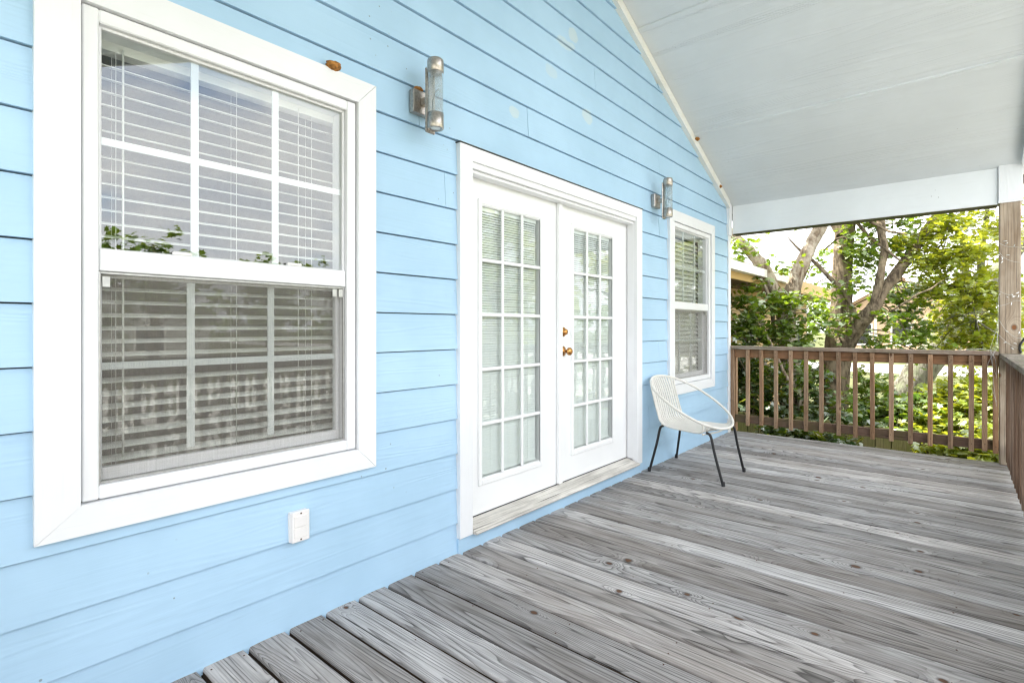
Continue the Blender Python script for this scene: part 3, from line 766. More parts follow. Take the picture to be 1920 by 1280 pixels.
def nest(name, loc, r, label, seed, sq=.6):
    bm = bmesh.new(); bmesh.ops.create_icosphere(bm, subdivisions=3, radius=1)
    for v in bm.verts:
        n = mnoise.noise(v.co*1.7+Vector((seed, 0, 0)))*.35+mnoise.noise(v.co*5+Vector((0, seed, 0)))*.16
        v.co *= 1+n; v.co.x *= r[0]; v.co.y *= r[1]; v.co.z *= r[2]
    me = bpy.data.meshes.new(name); bm.to_mesh(me); bm.free(); me.materials.append(M['mud'])
    for p in me.polygons: p.use_smooth = True
    tag(link(name, me, None, loc), label, 'mud nest')
nest('mud_nest', (.042, 1.232, 2.347), (.022, .034, .018), 'brown mud wasp nest on top of the large window casing', 3)
nest('mud_nest', (.040, 1.700, 2.405), (.016, .026, .016), 'rusty mud nest on the back plate of the wall lamp', 8)
nest('mud_nest', (.056, 5.98, ceil_z(5.98)-.05), (.018, .022, .018), 'small brown mud nest on the sloping rake trim', 5)
nest('cobweb_clump', (.066, 5.28, ceil_z(5.28)-.022), (.025, .028, .016), 'yellowish dirt clump where the ceiling batten meets the wall', 12)

# ------------------------------------------------------------------ outlet cover
e = empty('outlet_cover', (.012, 1.082, .411)); tag(e, 'white plastic outdoor outlet cover on blue siding below the large window', 'outlet')
MB().cbox(.0, .022, -.040, .038, -.061, .060, .003).build('base', M['plastic'], e)
MB().cbox(.0235, .032, -.036, .040, -.0625, .062, .003).build('plate', M['plastic'], e)
MB().cbox(.0322, .0350, -.027, .029, -.044, -.004, .001).build('flap', M['plastic'], e)
MB().cbox(.0322, .0350, -.027, .029, .000, .044, .001).build('flap', M['plastic'], e)
for z in (.053, -.053): MB().lathe([(0,.0015),(.0032,.0015),(.0036,0)], 10, 'x', (.032, .002, z)).build('screw', M['screw'], e)

# ------------------------------------------------------------------ blinds
def slat_mesh(w, L, curve=.004, tilt=0., th=.0022):
    mb = MB(); n = 4; up = []; dn = []
    for i in range(n+1):
        s = i/n-.5; a, b = s*w, curve*(1-4*s*s)
        x = a*math.cos(tilt)-b*math.sin(tilt); z = a*math.sin(tilt)+b*math.cos(tilt); up.append((x, z+th/2)); dn.append((x, z-th/2))
    pr = up+dn[::-1]
    mb.prism([(x, 0, z) for x, z in pr], (0, L, 0)); return mb
def window_blind(y0, y1, ztop, zbot, label, pitch=.0445, tilt=-.25):
    e = empty('window_blind', (-.118, y0, zbot)); tag(e, label, 'blind', 'white window blinds')
    me = None; z = zbot+.03
    while z < ztop-.05:
        if me is None: o = slat_mesh(.050, y1-y0, .004, tilt).build('slat', M['blind'], e); me = o.data
        else: o = link('slat', me, e)
        o.location = (0, 0, z-zbot); o.rotation_euler = (random.uniform(-.002, .002), random.uniform(-.02, .02), 0); z += pitch
    MB().box(-.025, .028, 0, y1-y0, ztop-zbot-.045, ztop-zbot).build('head_rail', M['blind'], e)
    MB().cbox(-.024, .024, 0, y1-y0, 0, .018).build('bottom_rail', M['blind'], e)
    L = y1-y0
    for f_ in (.10, .52, .86):
        for dx in (-.026, .027): MB().tube([(dx, L*f_, .02), (dx, L*f_, ztop-zbot-.04)], .0011, 5).build('ladder_cord', M['blind'], e)
    MB().tube([(.034, L*.79, .35), (.034, L*.79, ztop-zbot-.03)], .0016, 5).build('pull_cord', M['blind'], e)
    MB().tube([(.034, L*.12, .08), (.034, L*.12, ztop-zbot-.03)], .0035, 6).build('tilt_wand', M['blind'], e)
window_blind(.40, 1.335, 2.20, .70, 'white open slat blind behind the large window with six-pane sashes')
window_blind(.40+DY, 1.335+DY, 2.20, .70, 'white closed slat blind in the window beside the woven chair', tilt=-1.1)
def mini_blind(y0, y1, label):
    e = empty('mini_blind', (-.084, y0, .345)); tag(e, label, 'blind', 'mini blinds in the french door')
    me = None; z = .012
    while z < 1.565:
        if me is None: o = slat_mesh(.0158, y1-y0, .0012, -1.02, .0008).build('slat', M['minib'], e); me = o.data
        else: o = link('slat', me, e)
        o.location = (random.uniform(-.0006, .0006), 0, z); o.rotation_euler = (random.uniform(-.0015, .0015), random.uniform(-.07, .07), 0); z += .0152
    MB().box(-.009, .009, 0, y1-y0, 1.572, 1.598).build('head_rail', M['minib'], e)
    MB().box(-.007, .007, 0, y1-y0, -.004, .004).build('bottom_rail', M['minib'], e)
    for f_ in (.17, .83): MB().tube([(.0095, (y1-y0)*f_, .0), (.0095, (y1-y0)*f_, 1.58)], .0008, 5).build('ladder_cord', M['minib'], e)
mini_blind(2.256, 2.802, 'white mini blind behind the glass of the door leaf without a knob')
mini_blind(3.220, 3.766, 'white mini blind behind the glass of the door leaf with the brass knob')

# ------------------------------------------------------------------ woven chair
chair = empty('woven_chair', (.361, 4.385, 0)); chair.rotation_euler = (0, 0, -.051)
tag(chair, 'low woven white cord chair with hoop arms and thin black legs', 'chair')
CL, CW, ZB, ZF, CN = .311, .374, .796, .415, .932
def ring_pt(t):
    c, s = math.cos(t), math.sin(t)
    x = -CL*math.copysign(abs(c)**CN, c); y = CW*math.copysign(abs(s)**CN, s)
    return Vector((x, y, ZB+(ZF-ZB)*((x+CL)/(2*CL))))
N = 72
mb = MB(); rp = [ring_pt(2*math.pi*i/N) for i in range(N+1)]
mb.tube(rp, .0105, 10, False); mb.build('hoop', M['cord'], chair)
def ring_at_y(y, front):
    lo, hi = (0., math.pi/2) if not front else (math.pi, math.pi/2)
    a = abs(y)
    for _ in range(40):
        mid = (lo+hi)/2
        if ring_pt(mid).y < a: lo = mid
        else: hi = mid
    p = ring_pt(lo); return Vector((p.x, math.copysign(p.y, y), p.z))
def bez(pts, n=22):
    """Catmull-Rom through points"""
    P = [pts[0]]+list(pts)+[pts[-1]]; out = []
    for i in range(1, len(P)-2):
        for k in range(n//4):
            t = k/(n//4); a, b, c, d = P[i-1], P[i], P[i+1], P[i+2]
            out.append(.5*((2*b)+(c-a)*t+(2*a-5*b+4*c-d)*t*t+(3*b-a-3*c+d)*t**3))
    out.append(P[-2]); return out
def strand(s):
    top = ring_at_y(s*.205, False); fr = ring_at_y(s*.275, True)
    d = .010*(1-s*s)
    return bez([top, Vector((-.252-d, s*.203, .684)), Vector((-.200-d, s*.203, .50)), Vector((-.170-d, s*.204, .432)), Vector((-.105, s*.208, .402-d*.3)), Vector((.05, s*.232, .394-d*.5)), Vector((.20, s*.256, .400-d*.3)), fr])
NP = 11
for i in range(NP):
    for w_ in (-.155, .155):
        s = (-1+2*(i+.5+w_)/NP)*.97
        MB().tube(strand(s), .0056, 6, False).build('cord_strand', M['cord'], chair)
for s in (-1, 1): MB().tube(strand(s*1.02), .0085, 8, False).build('side_rail', M['cord'], chair)
# cross frame under the seat and the seat back brace
MB().tube(bez([Vector((-.165, -.205, .412)), Vector((-.175, 0, .402)), Vector((-.165, .205, .412))]), .007, 8).build('seat_bar', M['cord'], chair)
MB().tube(bez([Vector((.21, -.262, .386)), Vector((.23, 0, .374)), Vector((.21, .262, .386))]), .007, 8).build('seat_bar', M['cord'], chair)
def to_local(x, y, z):
    return Matrix.Rotation(.051, 3, 'Z') @ (Vector((x, y, z))-Vector((.361, 4.385, 0)))
for top, bot in (((.190, 4.195, .412), (.074, 4.185, .0)), ((.585, 4.155, .405), (.704, 4.150, .0)), ((.625, 4.61, .405), (.695, 4.69, .0)), ((.205, 4.58, .408), (.060, 4.78, .0))):
    a, b = to_local(*top), to_local(*bot)
    m1 = a.lerp(b, .10); m1 += Vector(((b-a).x*.10, (b-a).y*.06, 0)); a.z -= .014; m0 = a+Vector((-(b-a).x*.10, -(b-a).y*.08, .002))
    pts = bez([m0, a, m1, a.lerp(b, .4)+Vector(((b-a).x*.05, 0, 0)), b.lerp(a, .04)])
    lg = MB().tube(pts, .0105, 10).build('leg', M['black'], chair)
    MB().lathe([(0,.0),(.0135,.0),(.014,.004),(.0135,.030),(.0108,.034)], 14, 'z', (b.x, b.y, .0)).build('rubber_foot', M['black'], lg)

# ------------------------------------------------------------------ string lights on the post
e = empty('string_lights', (2.43, 6.40, 1.0)); tag(e, 'tangled clear string lights wound round the porch post above the railing corner', 'string lights')
def wire(pts, nm='wire', r=.0011): return MB().tube([Vector(p)-Vector((2.43, 6.40, 1.0)) for p in bez([Vector(q) for q in pts], 16)], r, 5).build(nm, M['wire'], e)
loops = [(1.98, 1.93), (1.90, 1.80), (1.55, 1.50), (1.42, 1.46), (1.30, 1.14), (1.16, 1.05)]
rr = random.Random(4)
for za, zb in loops:
    wire([(2.345, 6.47, (za+zb)/2+.01), (2.350, 6.396, za), (2.40, 6.394, (za+zb)/2+rr.uniform(-.02, .02)), (2.46, 6.394, zb), (2.512, 6.40, zb-.01)])
for k in range(4):
    x0 = 2.33+rr.uniform(-.03, .02)
    wire([(2.352, 6.393, 1.22+rr.uniform(0, .35)), (x0, 6.385, 1.08), (2.335+rr.uniform(-.05, .015), 6.385, 1.02), (2.31+rr.uniform(-.05, .03), 6.388, .90+rr.uniform(-.2, .08)), (2.34, 6.39, .80+rr.uniform(-.35, .05))])
for k in range(5):
    x0 = rr.uniform(2.05, 2.2)
    wire([(2.34, 6.42, 1.016), (2.28, 6.43+rr.uniform(-.03, .03), 1.022), (x0+.05, 6.42+rr.uniform(-.03, .03), 1.03), (x0, 6.43, 1.015), (x0-.05, 6.44, 1.014)])
for k in range(20):
    z = rr.choice([1.97, 1.85, 1.52, 1.45, 1.22, 1.12, 1.08])+rr.uniform(-.04, .03); x = rr.uniform(2.345, 2.49)
    d = Vector((rr.uniform(-1, 1), -.5, rr.uniform(-1, .4))).normalized()
    p = Vector((x, 6.392, z))-Vector((2.43, 6.40, 1.0))
    MB().tube([p, p+d*.016, p+d*.026], [.0035, .0035, .001], 6).build('bulb', M['bulb'], e)
tag(MB().tube(bez([Vector(q) for q in [(2.498, 6.385, 1.0), (2.49, 6.383, 1.06), (2.52, 6.38, 1.13), (2.58, 6.38, 1.22)]]), .009, 8).build('black_cable', M['black']), 'short black cable rising from the top rail beside the porch post', 'cable')

# ------------------------------------------------------------------ mossy fence beyond the deck
fe = empty('board_fence', (1.0, 7.35, GZ)); tag(fe, 'low mossy green board fence just beyond the end of the deck', 'fence')
x = -.9; i = 0
while x < 4.2:
    w = random.uniform(.128, .142)
    mb = MB().prism([(0,0,0),(w,0,0),(w,0,1.14),(w*.8,0,1.19),(w*.2,0,1.19),(0,0,1.14)], (0,.019,0))
    o = mb.build('fence_board', M['fence'], fe); o.location = (x-1.0, random.uniform(-.003, .003), random.uniform(-.05, .03)); o.rotation_euler = (0, random.uniform(-.012, .012), 0)
    x += w+.006
for z in (.25, .95): o = MB().box(-1.9, 3.2, .026, .064, z, z+.085).build('fence_rail', M['fence'], fe)

# ------------------------------------------------------------------ neighbouring houses
def far_window(par, x0, x1, y0, y1, z0, z1, facing):
    """window on a wall facing +x ('x') or -y ('y'); thin axis values x0..x1 or y0..y1"""
    fm = MB(); w = .09
    if facing == 'x':
        fm.box(x0, x1, y0-w, y0, z0-w, z1+w); fm.box(x0, x1, y1, y1+w, z0-w, z1+w); fm.box(x0, x1, y0, y1, z1, z1+w); fm.box(x0, x1+.03, y0, y1, z0-w, z0); fm.box(x0, x1-.01, y0, y1, (z0+z1)/2-.03, (z0+z1)/2+.03)
        f = fm.build('window', M['farwhite'], par); MB().box(x0, x0+.02, y0, y1, z0, z1).build('pane', M['farglass'], f)
    else:
        fm.box(x0-w, x0, y0, y1, z0-w, z1+w); fm.box(x1, x1+w, y0, y1, z0-w, z1+w); fm.box(x0, x1, y0, y1, z1, z1+w); fm.box(x0, x1, y0-.03, y1, z0-w, z0); fm.box(x0, x1, y0+.01, y1, (z0+z1)/2-.03, (z0+z1)/2+.03)
        f = fm.build('window', M['farwhite'], par); MB().box(x0, x1, y1-.02, y1, z0, z1).build('pane', M['farglass'], f)
nb = empty('ochre_house', (-4, 12, GZ)); tag(nb, 'ochre clapboard house with brown soffit behind the trees', 'house')
HX, HH = 3.05, 3.20                 # right wall plane and wall height in local metres
nw = MB().box(-6, HX, -4.2, 3.35, 0, HH).build('wall', M['ochre'], nb)
for k in range(1, 22):
    z = k*.15
    MB().prism([(HX+.001, -4.18, z), (HX+.018, -4.18, z), (HX+.004, -4.18, z+.148), (HX+.001, -4.18, z+.148)], (0, 7.5, 0)).build('clapboard', M['ochre'], nw)
rf = MB().prism([(HX+.62, -4.9, HH+.02), (-1.5, -4.9, HH+2.3), (-6.6, -4.9, HH+.02), (-6.6, -4.9, HH-.14), (-1.5, -4.9, HH+2.1), (HX+.62, -4.9, HH-.14)], (0, 8.9, 0)).build('roof', M['shingle'], nb)
MB().box(HX+.02, HX+.60, -4.85, 3.95, HH-.19, HH-.145).build('soffit', M['brown'], rf)
MB().box(HX+.622, HX+.66, -4.9, 4.0, HH-.20, HH+.04).build('fascia', M['ochre'], rf)
MB().box(HX+.662, HX+.76, -4.9, -1.6, HH-.10, HH+.02).build('gutter', M['farwhite'], rf)
far_window(nb, HX+.002, HX+.06, 1.7, 2.5, 1.0, 2.4, 'x')
far_window(nb, HX+.002, HX+.06, -2.4, -1.4, 1.0, 2.4, 'x')

tb = empty('tan_house', (-1.5, 52, GZ)); tag(tb, 'small tan gabled house far across the street', 'house')
MB().prism([(-4.5,0,0),(4.5,0,0),(4.5,0,3.4),(0,0,6.0),(-4.5,0,3.4)], (0, 9, 0)).build('wall', M['tan'], tb)
rf = MB().prism([(-5.1,-.4,3.1),(0,-.4,6.1),(5.1,-.4,3.1),(5.1,-.4,3.35),(0,-.4,6.38),(-5.1,-.4,3.35)], (0, 9.8, 0)).build('roof', M['brown'], tb)
for x0 in (-3.2, -.6, 2.0): far_window(tb, x0, x0+1.2, -.06, -.002, 1.0, 2.6, 'y')
MB().box(-4.7, 4.7, -2.2, -.1, .0, .35).build('porch_floor', M['farwhite'], tb)
for x0 in (-4.4, -1.5, 1.4, 4.3): MB().box(x0-.08, x0+.08, -2.1, -1.94, .35, 3.0).build('porch_column', M['farwhite'], tb)

gb = empty('grey_house', (34, 6, GZ)); tag(gb, 'pale grey house standing across the yard from the porch', 'house')
MB().prism([(0,-7,0),(0,7,0),(0,7,3.0),(0,0,5.2),(0,-7,3.0)], (8, 0, 0)).build('wall', M['greyhouse'], gb)
MB().prism([(-.4,-7.6,2.75),(-.4,0,5.25),(-.4,7.6,2.75),(-.4,7.6,2.98),(-.4,0,5.5),(-.4,-7.6,2.98)], (8.8, 0, 0)).build('roof', M['shingle'], gb)
for y0 in (-5, -1, 3): 
    f = MB().box(-.05, -.002, y0, y0+1.6, .9, 2.5).build('window', M['farwhite'], gb); MB().box(-.06, -.051, y0+.1, y0+1.5, 1.0, 2.4).build('pane', M['farglass'], f)
# white picket fence across the yard (seen mirrored in the lower sash)
wf = empty('picket_fence', (11.5, 5, GZ)); tag(wf, 'white picket fence across the yard opposite the porch', 'fence')
pm = None
for k in range(70):
    if pm is None: o = MB().prism([(0,-.045,0),(0,.045,0),(0,.045,.98),(0,0,1.06),(0,-.045,.98)], (.02,0,0)).build('picket', M['farwhite'], wf); pm = o.data
    else: o = link('picket', pm, wf)
    o.location = (0, -6+k*.17, .02)
for z in (.25, .8): MB().box(.022, .06, -6.1, 5.8, z, z+.08).build('fence_rail', M['farwhite'], wf)

# ------------------------------------------------------------------ trees
LEAF = np.array([(0,0,0), (0,.5,.02), (.16,.22,.05), (.46,.34,-.03), (.30,.02,.05), (.40,-.28,-.02), (0,-.42,.0), (-.40,-.28,-.02), (-.30,.02,.05), (-.46,.34,-.03), (-.16,.22,.05)])
LF = np.array([(0,1,10),(0,10,9),(0,9,8),(0,8,7),(0,7,6),(0,6,5),(0,5,4),(0,4,3),(0,3,2),(0,2,1)])
OVAL = np.array([(0,.5,0),(.2,.15,.06),(.17,-.25,.05),(0,-.5,0),(-.17,-.25,.05),(-.2,.15,.06),(0,.0,-.02)])
OF = np.array([(6,0,5),(6,5,4),(6,4,3),(6,3,2),(6,2,1),(6,1,0)])
def leaves_object(name, pos, size, mat, parent, shape='maple', flat=.75, origin=(0,0,0)):
    V, F = (LEAF, LF) if shape == 'maple' else (OVAL, OF)
    n = len(pos)
    nz = rng.normal(size=(n,3))*(1-flat)+np.array([0,0,1])*flat+rng.normal(size=(n,3))*.22
    nz /= np.linalg.norm(nz, axis=1)[:,None]
    ax = rng.normal(size=(n,3)); ax -= nz*(ax*nz).sum(1)[:,None]; ax /= np.linalg.norm(ax, axis=1)[:,None]
    bx = np.cross(nz, ax)
    sz = size*rng.uniform(.6, 1.25, n)
    P = (V[None,:,0,None]*bx[:,None]+V[None,:,1,None]*ax[:,None]+V[None,:,2,None]*nz[:,None])*sz[:,None,None]+pos[:,None]-np.array(origin)
    nv = len(V); co = P.reshape(-1).astype(np.float32)
    fi = (F[None]+np.arange(n)[:,None,None]*nv).reshape(-1).astype(np.int32)
    me = bpy.data.meshes.new(name); me.vertices.add(n*nv); me.vertices.foreach_set('co', co)
    nf = n*len(F); me.loops.add(nf*3); me.loops.foreach_set('vertex_index', fi)
    me.polygons.add(nf); me.polygons.foreach_set('loop_start', np.arange(0, nf*3, 3, dtype=np.int32)); me.polygons.foreach_set('loop_total', np.full(nf, 3, dtype=np.int32))
    me.update(); me.validate(); me.materials.append(mat)
    return tag(link(name, me, parent), kind='stuff')
def cluster(c, r, n, per=16):
    """leaves in short sprays inside an ellipsoid; returns leaf points and spray ends"""
    c = np.array(c); r = np.array(r if hasattr(r, '__len__') else (r, r, r*.8))
    k = max(1, n//per); d = rng.normal(size=(k,3)); d /= np.linalg.norm(d, axis=1)[:,None]
    sc = c+d*r*(rng.uniform(0, 1, k)**.45)[:,None]
    dr = d*np.array([1,1,.4])+rng.normal(size=(k,3))*.5+np.array([0,0,-.15]); dr /= np.linalg.norm(dr, axis=1)[:,None]
    ln = rng.uniform(.10, .30, k)
    t = rng.uniform(-1, 1, (k,per))
    pts = sc[:,None]+dr[:,None]*(t*ln[:,None])[...,None]+rng.normal(size=(k,per,3))*np.array([.055,.055,.03])
    return pts.reshape(-1,3), sc
def smooth_limb(pts, rads, seed=0, wob=.03):
    P = bez([Vector(p) for p in pts], 20); m = len(P); out = []; rr_ = []
    for i, p in enumerate(P):
        s = i/(m-1)*(len(rads)-1); k = min(int(s), len(rads)-2); r = rads[k]+(rads[k+1]-rads[k])*(s-k)
        out.append(p+Vector((mnoise.noise((i*.31, seed, 0)), mnoise.noise((i*.31, seed, 5)), mnoise.noise((i*.31, seed, 9))))*wob*(1 if 0 < i < m-1 else 0))
        rr_.append(r*(1+.16*mnoise.noise((i*.6, seed, 2))))
    return out, rr_
def limb_px(mb, spec, seed):
    """spec: (px, py, y, radius)"""
    P, r = smooth_limb([PY(a, b, y) for a, b, y, _ in spec], [q[3] for q in spec], seed, .02)
    mb.tube(P, r, 12); return P
def displace_bark(o, amt=.02):
    for v in o.data.vertices:
        n = mnoise.noise(Vector((v.co.x*7, v.co.y*7, v.co.z*2.2)))
        v.co += v.normal*n*amt
def twigs(mb, limbs, cents, r0=.012):
    allp = np.array([p for L in limbs for p in L])
    for c in cents:
        d = np.linalg.norm(allp-c, axis=1); a = Vector(allp[d.argmin()]); b = Vector(c)
        if (b-a).length > 2.4: continue
        mid = a.lerp(b, .5)+Vector((random.uniform(-.1,.1), random.uniform(-.1,.1), random.uniform(-.05,.14)))*(b-a).length
        mb.tube(bez([a, mid, b], 12), [r0*(1-.8*i/len(range(7))) for i in range(7)][:7] if False else r0*.55, 5, False)
def make_tree(name, label, base, limb_specs, clusters, bark, leaf, leaf_size=.10, twig_frac=.5, group=None):
    e = empty(name, base); tag(e, label, 'tree', group)
    limbs = []
    tr = None
    for i, sp in enumerate(limb_specs):
        mb = MB(); P = limb_px(mb, sp, i*3.7+len(name)); limbs.append(P)
        o = mb.build('trunk' if i == 0 else 'limb', bark, e); o.location = -Vector(base); displace_bark(o, .018 if sp[0][3] > .1 else .006)
    pts = []; tw = MB()
    for (px, py, y, r, n) in clusters:
        p, sc = cluster(PY(px, py, y), r, n); pts.append(p)
        cc = [PY(px, py, y)]+[Vector(q) for q in sc[rng.random(len(sc)) < twig_frac*.35]]
        twigs(tw, limbs, [np.array(q) for q in cc])
    if tw.v: o = tw.build('twigs', bark, e); o.location = -Vector(base); tag(o, kind='stuff')
    leaves_object('crown', np.concatenate(pts), leaf_size, leaf, e, origin=base)
    return e
# pale-limbed tree beside the ochre house
b = PY(1492, 800, 9.0); b.z = GZ
make_tree('maple_tree', 'forked tree with pale peeling limbs leaning apart beside the ochre house', b, [
    [(1496, 860, 9.0, .17), (1484, 720, 9.0, .14), (1474, 620, 9.0, .125), (1482, 560, 9.0, .125), (1500, 505, 9.0, .11), (1525, 450, 9.05, .09), (1552, 400, 9.1, .075), (1590, 330, 9.2, .06), (1640, 230, 9.3, .03)],
    [(1476, 640, 9.0, .10), (1462, 570, 8.95, .10), (1437, 512, 8.9, .095), (1405, 470, 8.8, .09), (1372, 440, 8.7, .08), (1320, 390, 8.6, .05)],
    [(1450, 640, 8.7, .035), (1448, 590, 8.6, .03), (1435, 540, 8.6, .022), (1418, 500, 8.5, .012)],
    [(1480, 800, 8.4, .05), (1462, 740, 8.4, .04), (1440, 690, 8.3, .03), (1400, 640, 8.3, .015)],
    [(1490, 820, 8.3, .04), (1500, 740, 8.3, .035), (1470, 700, 8.2, .025), (1430, 610, 8.3, .012)]],
    [(1392, 560, 8.4, .30, 260), (1425, 590, 8.4, .34, 380), (1390, 625, 8.3, .34, 420), (1440, 640, 8.4, .36, 460), (1480, 610, 8.5, .25, 200), (1500, 645, 8.5, .26, 220), (1455, 560, 8.5, .22, 150),
     (1400, 520, 8.5, .2, 120), (1400, 470, 8.4, .14, 60), (1442, 445, 8.6, .16, 28), (1385, 455, 8.3, .16, 70), (1480, 570, 8.4, .16, 90), (1530, 580, 8.6, .18, 110), (1545, 610, 8.6, .16, 90),
     (1395, 690, 8.2, .34, 320), (1440, 710, 8.3, .36, 300), (1400, 750, 8.2, .34, 260), (1500, 700, 8.4, .3, 220), (1560, 385, 8.8, .22, 60), (1500, 330, 9, .4, 160), (1380, 330, 8.7, .4, 200), (1470, 420, 9.2, .2, 30), (1450, 490, 8.7, .14, 40), (1500, 560, 8.7, .16, 70), (1375, 500, 8.4, .16, 90), (1480, 510, 8.7, .12, 30)],
    M['bark_pale'], M['leaf'], .088)
# big central tree
b = PY(1562, 800, 9.7); b.z = GZ
make_tree('maple_tree', 'large grey-brown tree with a thick trunk and a torn splintered limb', b, [
    [(1556, 870, 9.7, .24), (1562, 760, 9.7, .21), (1568, 690, 9.7, .20), (1572, 630, 9.7, .18), (1577, 560, 9.7, .15), (1580, 490, 9.7, .135), (1584, 430, 9.7, .135), (1592, 380, 9.7, .125), (1602, 300, 9.7, .12), (1630, 190, 9.8, .07)],
    [(1574, 665, 9.6, .15), (1600, 622, 9.45, .115), (1628, 590, 9.35, .10), (1655, 550, 9.4, .075), (1690, 500, 9.6, .078), (1728, 445, 9.9, .075), (1765, 395, 10.2, .065), (1820, 320, 10.5, .05)],
    [(1632, 592, 9.3, .06), (1648, 530, 9.3, .052), (1657, 470, 9.3, .05), (1652, 420, 9.4, .055), (1646, 370, 9.5, .05), (1640, 300, 9.6, .03)],
    [(1606, 600, 9.35, .045), (1590, 560, 9.3, .036), (1560, 525, 9.25, .032), (1525, 490, 9.2, .028), (1495, 465, 9.2, .018), (1478, 445, 9.2, .006)],
    [(1580, 440, 9.6, .09), (1562, 415, 9.6, .07), (1548, 390, 9.6, .06), (1530, 350, 9.6, .04)],
    [(1590, 400, 9.5, .03), (1625, 440, 9.4, .026), (1650, 460, 9.3, .022), (1690, 490, 9.2, .01)],
    [(1588, 380, 9.5, .025), (1625, 410, 9.3, .024), (1660, 430, 9.2, .018), (1700, 440, 9.1, .008)],
    [(1660, 590, 9.2, .016), (1700, 565, 9.1, .013), (1735, 545, 9.0, .010), (1770, 525, 9.0, .006)],
    [(1545, 470, 9.3, .012), (1565, 450, 9.3, .012), (1590, 440, 9.3, .010), (1600, 400, 9.3, .008)]],
    [(1630, 430, 9.7, .3, 200), (1605, 480, 9.4, .2, 110), (1640, 500, 9.8, .34, 260), (1690, 470, 9.9, .34, 200), (1665, 560, 9.9, .34, 300), (1710, 560, 10.2, .4, 360), (1700, 610, 10., .36, 300), (1650, 640, 9.6, .28, 200),
     (1720, 640, 10, .36, 300), (1590, 590, 9.3, .16, 90), (1560, 620, 9.2, .16, 80), (1720, 420, 10.2, .4, 220), (1660, 400, 9.8, .3, 120), (1640, 330, 9.8, .6, 300), (1760, 330, 10.2, .7, 400), (1560, 300, 9.6, .5, 200), (1625, 470, 9.4, .22, 120), (1592, 455, 9.2, .16, 70), (1612, 530, 9.2, .16, 80), (1570, 545, 9.2, .14, 60), (1600, 410, 9.3, .2, 80), (1690, 420, 9.6, .22, 110), (1665, 600, 9.1, .16, 80)],
    M['bark'], M['leaf'], .088)
# sunlit tree with a leaning grey trunk
b = PY(1668, 800, 11.8); b.z = GZ
make_tree('maple_tree', 'sunlit yellow-green tree with a leaning mossy grey trunk near the porch post', b, [
    [(1650, 830, 11.8, .26), (1690, 750, 11.8, .25), (1730, 690, 11.9, .24), (1790, 610, 12.2, .21), (1850, 535, 12.5, .17), (1910, 460, 12.8, .12), (1970, 360, 13, .06)],
    [(1760, 650, 12, .10), (1800, 560, 11.6, .07), (1810, 480, 11.0, .05), (1790, 420, 10.6, .03), (1770, 360, 10.4, .015)],
    [(1840, 545, 12.3, .07), (1840, 470, 11.4, .05), (1850, 400, 11, .03), (1850, 320, 11, .015)],
    [(1800, 500, 10.8, .018), (1810, 530, 10.3, .014), (1822, 560, 10.0, .010), (1830, 600, 9.9, .006)],
    [(1800, 470, 10.6, .018), (1760, 470, 10.2, .014), (1720, 470, 9.8, .008)]],
    [(1750, 440, 9.9, .30, 320), (1790, 420, 10, .32, 260), (1730, 490, 9.6, .26, 300), (1775, 490, 9.7, .30, 420), (1815, 470, 9.9, .34, 360), (1790, 540, 9.8, .32, 420), (1830, 520, 10, .3, 260), (1850, 570, 10.2, .32, 300),
     (1815, 590, 10.2, .34, 380), (1855, 620, 10.4, .3, 320), (1790, 640, 10.6, .32, 320), (1840, 650, 10.6, .32, 360), (1855, 460, 10.4, .34, 160), (1850, 410, 10.6, .4, 140), (1800, 390, 10.4, .34, 160), (1870, 540, 10, .3, 200),
     (1760, 590, 10.6, .26, 220), (1745, 545, 10., .22, 160), (1820, 320, 10.6, .7, 420), (1900, 430, 11, .6, 400), (1910, 600, 11, .6, 500), (1700, 455, 9.7, .2, 130)],
    M['bark_grey'], M['leaf_b'], .088)
# shrubs below the rail
def shrub(label, base_px, blobs, leaf, size=.10, group='shrubs along the mossy fence'):
    b = PY(*base_px); b.z = GZ
    e = empty('leafy_shrub', b); tag(e, label, 'shrub', None)
    pts = []; st = MB()
    for (px, py, y, r, n) in blobs:
        p, sc = cluster(PY(px, py, y), r, n); pts.append(p)
        for q in sc[::4]:
            a = b+Vector((random.uniform(-.15,.15), random.uniform(-.12,.12), 0)); q = Vector(q); mid = a.lerp(q, .6)+Vector((random.uniform(-.2,.2), random.uniform(-.1,.1), random.uniform(-.1,.2)))
            st.tube(bez([a, mid, q], 12), .007, 5, False)
    o = st.build('stems', M['bark'], e); o.location = -b; tag(o, kind='stuff')
    leaves_object('foliage', np.concatenate(pts), size, leaf, e, origin=b)
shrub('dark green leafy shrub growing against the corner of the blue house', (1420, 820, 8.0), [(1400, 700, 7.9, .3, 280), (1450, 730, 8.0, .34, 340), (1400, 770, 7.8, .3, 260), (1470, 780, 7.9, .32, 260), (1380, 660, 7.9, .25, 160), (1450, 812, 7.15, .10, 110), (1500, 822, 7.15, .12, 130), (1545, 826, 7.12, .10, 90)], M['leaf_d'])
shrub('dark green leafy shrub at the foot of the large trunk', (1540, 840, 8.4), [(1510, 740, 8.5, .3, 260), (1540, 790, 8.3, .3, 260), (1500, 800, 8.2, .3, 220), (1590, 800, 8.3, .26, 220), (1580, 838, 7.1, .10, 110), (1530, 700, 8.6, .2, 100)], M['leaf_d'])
shrub('bright leafy shrub in sun below the torn limb', (1650, 840, 8.7), [(1620, 760, 8.8, .28, 300), (1660, 780, 8.7, .32, 380), (1640, 720, 9., .25, 180), (1700, 770, 8.8, .32, 380), (1620, 810, 8.4, .26, 260), (1670, 825, 8.2, .26, 260)], M['leaf'])
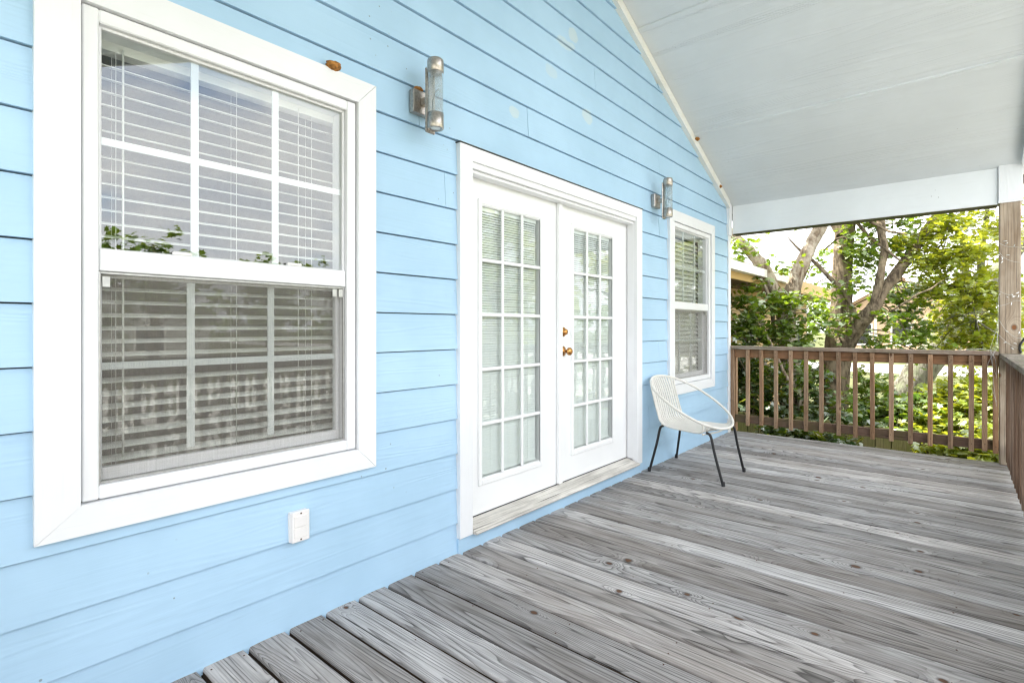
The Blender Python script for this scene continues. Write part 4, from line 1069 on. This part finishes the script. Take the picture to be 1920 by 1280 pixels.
shrub('bright green sunlit shrub beside the porch post', (1790, 850, 9.0), [(1740, 760, 9.2, .30, 360), (1780, 740, 9.3, .30, 360), (1820, 760, 9.1, .32, 420), (1770, 800, 8.8, .34, 420), (1830, 810, 8.7, .32, 380), (1860, 760, 9.1, .28, 300), (1720, 810, 8.6, .28, 280), (1800, 845, 7.15, .14, 170), (1845, 858, 7.1, .14, 170), (1750, 850, 7.1, .10, 90), (1870, 850, 7.2, .16, 120), (1850, 720, 9.4, .24, 200), (1730, 850, 8.1, .24, 200)], M['leaf_b'])

# unseen hedge added outside the long railing to darken the lower sash reflection
for k in range(6):
    b = Vector((3.55+random.uniform(-.1, .1), .4+k*1.05, GZ)); e = empty('added_hedge_shrub', b)
    tag(e, 'rounded dark green shrub in the added unseen hedge outside the long side railing', 'shrub', 'added hedge shrubs outside the long railing')
    pts = []; st = MB()
    for z, r, n in ((.45, .42, 380), (.9, .46, 480), (1.35, .40, 420)):
        p, sc = cluster((0, 0, z), (r, .58, .3), n); pts.append(p)
        for q in sc[::5]: st.tube(bez([Vector((0, 0, 0)), Vector(q)*.6+Vector((0, 0, .1)), Vector(q)], 12), .007, 5, False)
    tag(st.build('stems', M['bark'], e), kind='stuff')
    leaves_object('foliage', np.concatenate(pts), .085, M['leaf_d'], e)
# trees round the yard on the open side (they show in the door and window glass)
def yard_tree(x, y, h, r, label, leaf, n=1500, ls=.26):
    b = Vector((x, y, GZ)); e = empty('yard_tree', b); tag(e, label, 'tree')
    P, rr_ = smooth_limb([Vector((0,0,0)), Vector((.1,.05,h*.25)), Vector((-.1,.1,h*.5)), Vector((.05,0,h*.85))], [.26, .2, .15, .04], x+y, .08)
    MB().tube(P, rr_, 10).build('trunk', M['bark'], e)
    pts = []; lm = MB()
    for k in range(9):
        a = k*2.4+x; z = h*(.38+.055*k); c = Vector((math.cos(a)*r*.6, math.sin(a)*r*.6, z))
        lm.tube(bez([Vector((0,0,z*.7)), Vector((c.x*.4, c.y*.4, z*.9)), c], 12), .05, 6, False)
        p, sc = cluster(c, (r*.55, r*.55, h*.14), n//9); pts.append(p+rng.normal(size=p.shape)*.15)
    o = lm.build('limbs', M['bark'], e)
    leaves_object('crown', np.concatenate(pts), ls, leaf, e)
yard_tree(9.5, 12.8, 7.5, 2.8, 'spreading green tree in the yard beyond the long side railing', M['leaf_b'], 2200)
yard_tree(13.5, 17., 9, 3.4, 'tall green tree in the yard near the street', M['leaf'], 2000)
yard_tree(7.5, 18.5, 8, 3.0, 'rounded green tree standing by the lawn before the street', M['leaf_b'], 2000)
yard_tree(24, 7.2, 6.9, 2.4, 'low rounded tree beside the pale grey house', M['leaf'], 1400, .3)
yard_tree(27, -4, 5.6, 2.8, 'broad low tree across the added pale paving', M['leaf'], 1400, .3)
yard_tree(25, 12.6, 6.6, 2.3, 'slender leafy tree between the grey house and the added paving', M['leaf'], 1400, .3)
yard_tree(26, 18, 7.2, 3.0, 'leafy tree behind the end of the added paving', M['leaf'], 1400, .3)
yard_tree(3.4, 47, 8, 3.2, 'green street tree beside the tan house', M['leaf'], 1600, .34)
yard_tree(9, 50, 9, 3.6, 'tall street tree beyond the pavement', M['leaf_b'], 1600, .36)
yard_tree(-7.5, 47, 9, 3.6, 'tall tree on the far side of the tan house', M['leaf'], 1600, .36)
# far tree line all round
pts = []
for k in range(260):
    a = k/260*2*math.pi; d = rng.uniform(85, 120); h = rng.uniform(4, 9)
    p, _ = cluster((math.cos(a)*d, math.sin(a)*d+10, GZ+h*.5), (3.4, 3.4, h*.55), 60, 12); pts.append(p+rng.normal(size=p.shape)*.6)
tag(leaves_object('distant_trees', np.concatenate(pts), 1.5, M['leaf'], None, 'oval', .4), 'distant line of green trees beyond the street', 'trees', None, 'stuff')
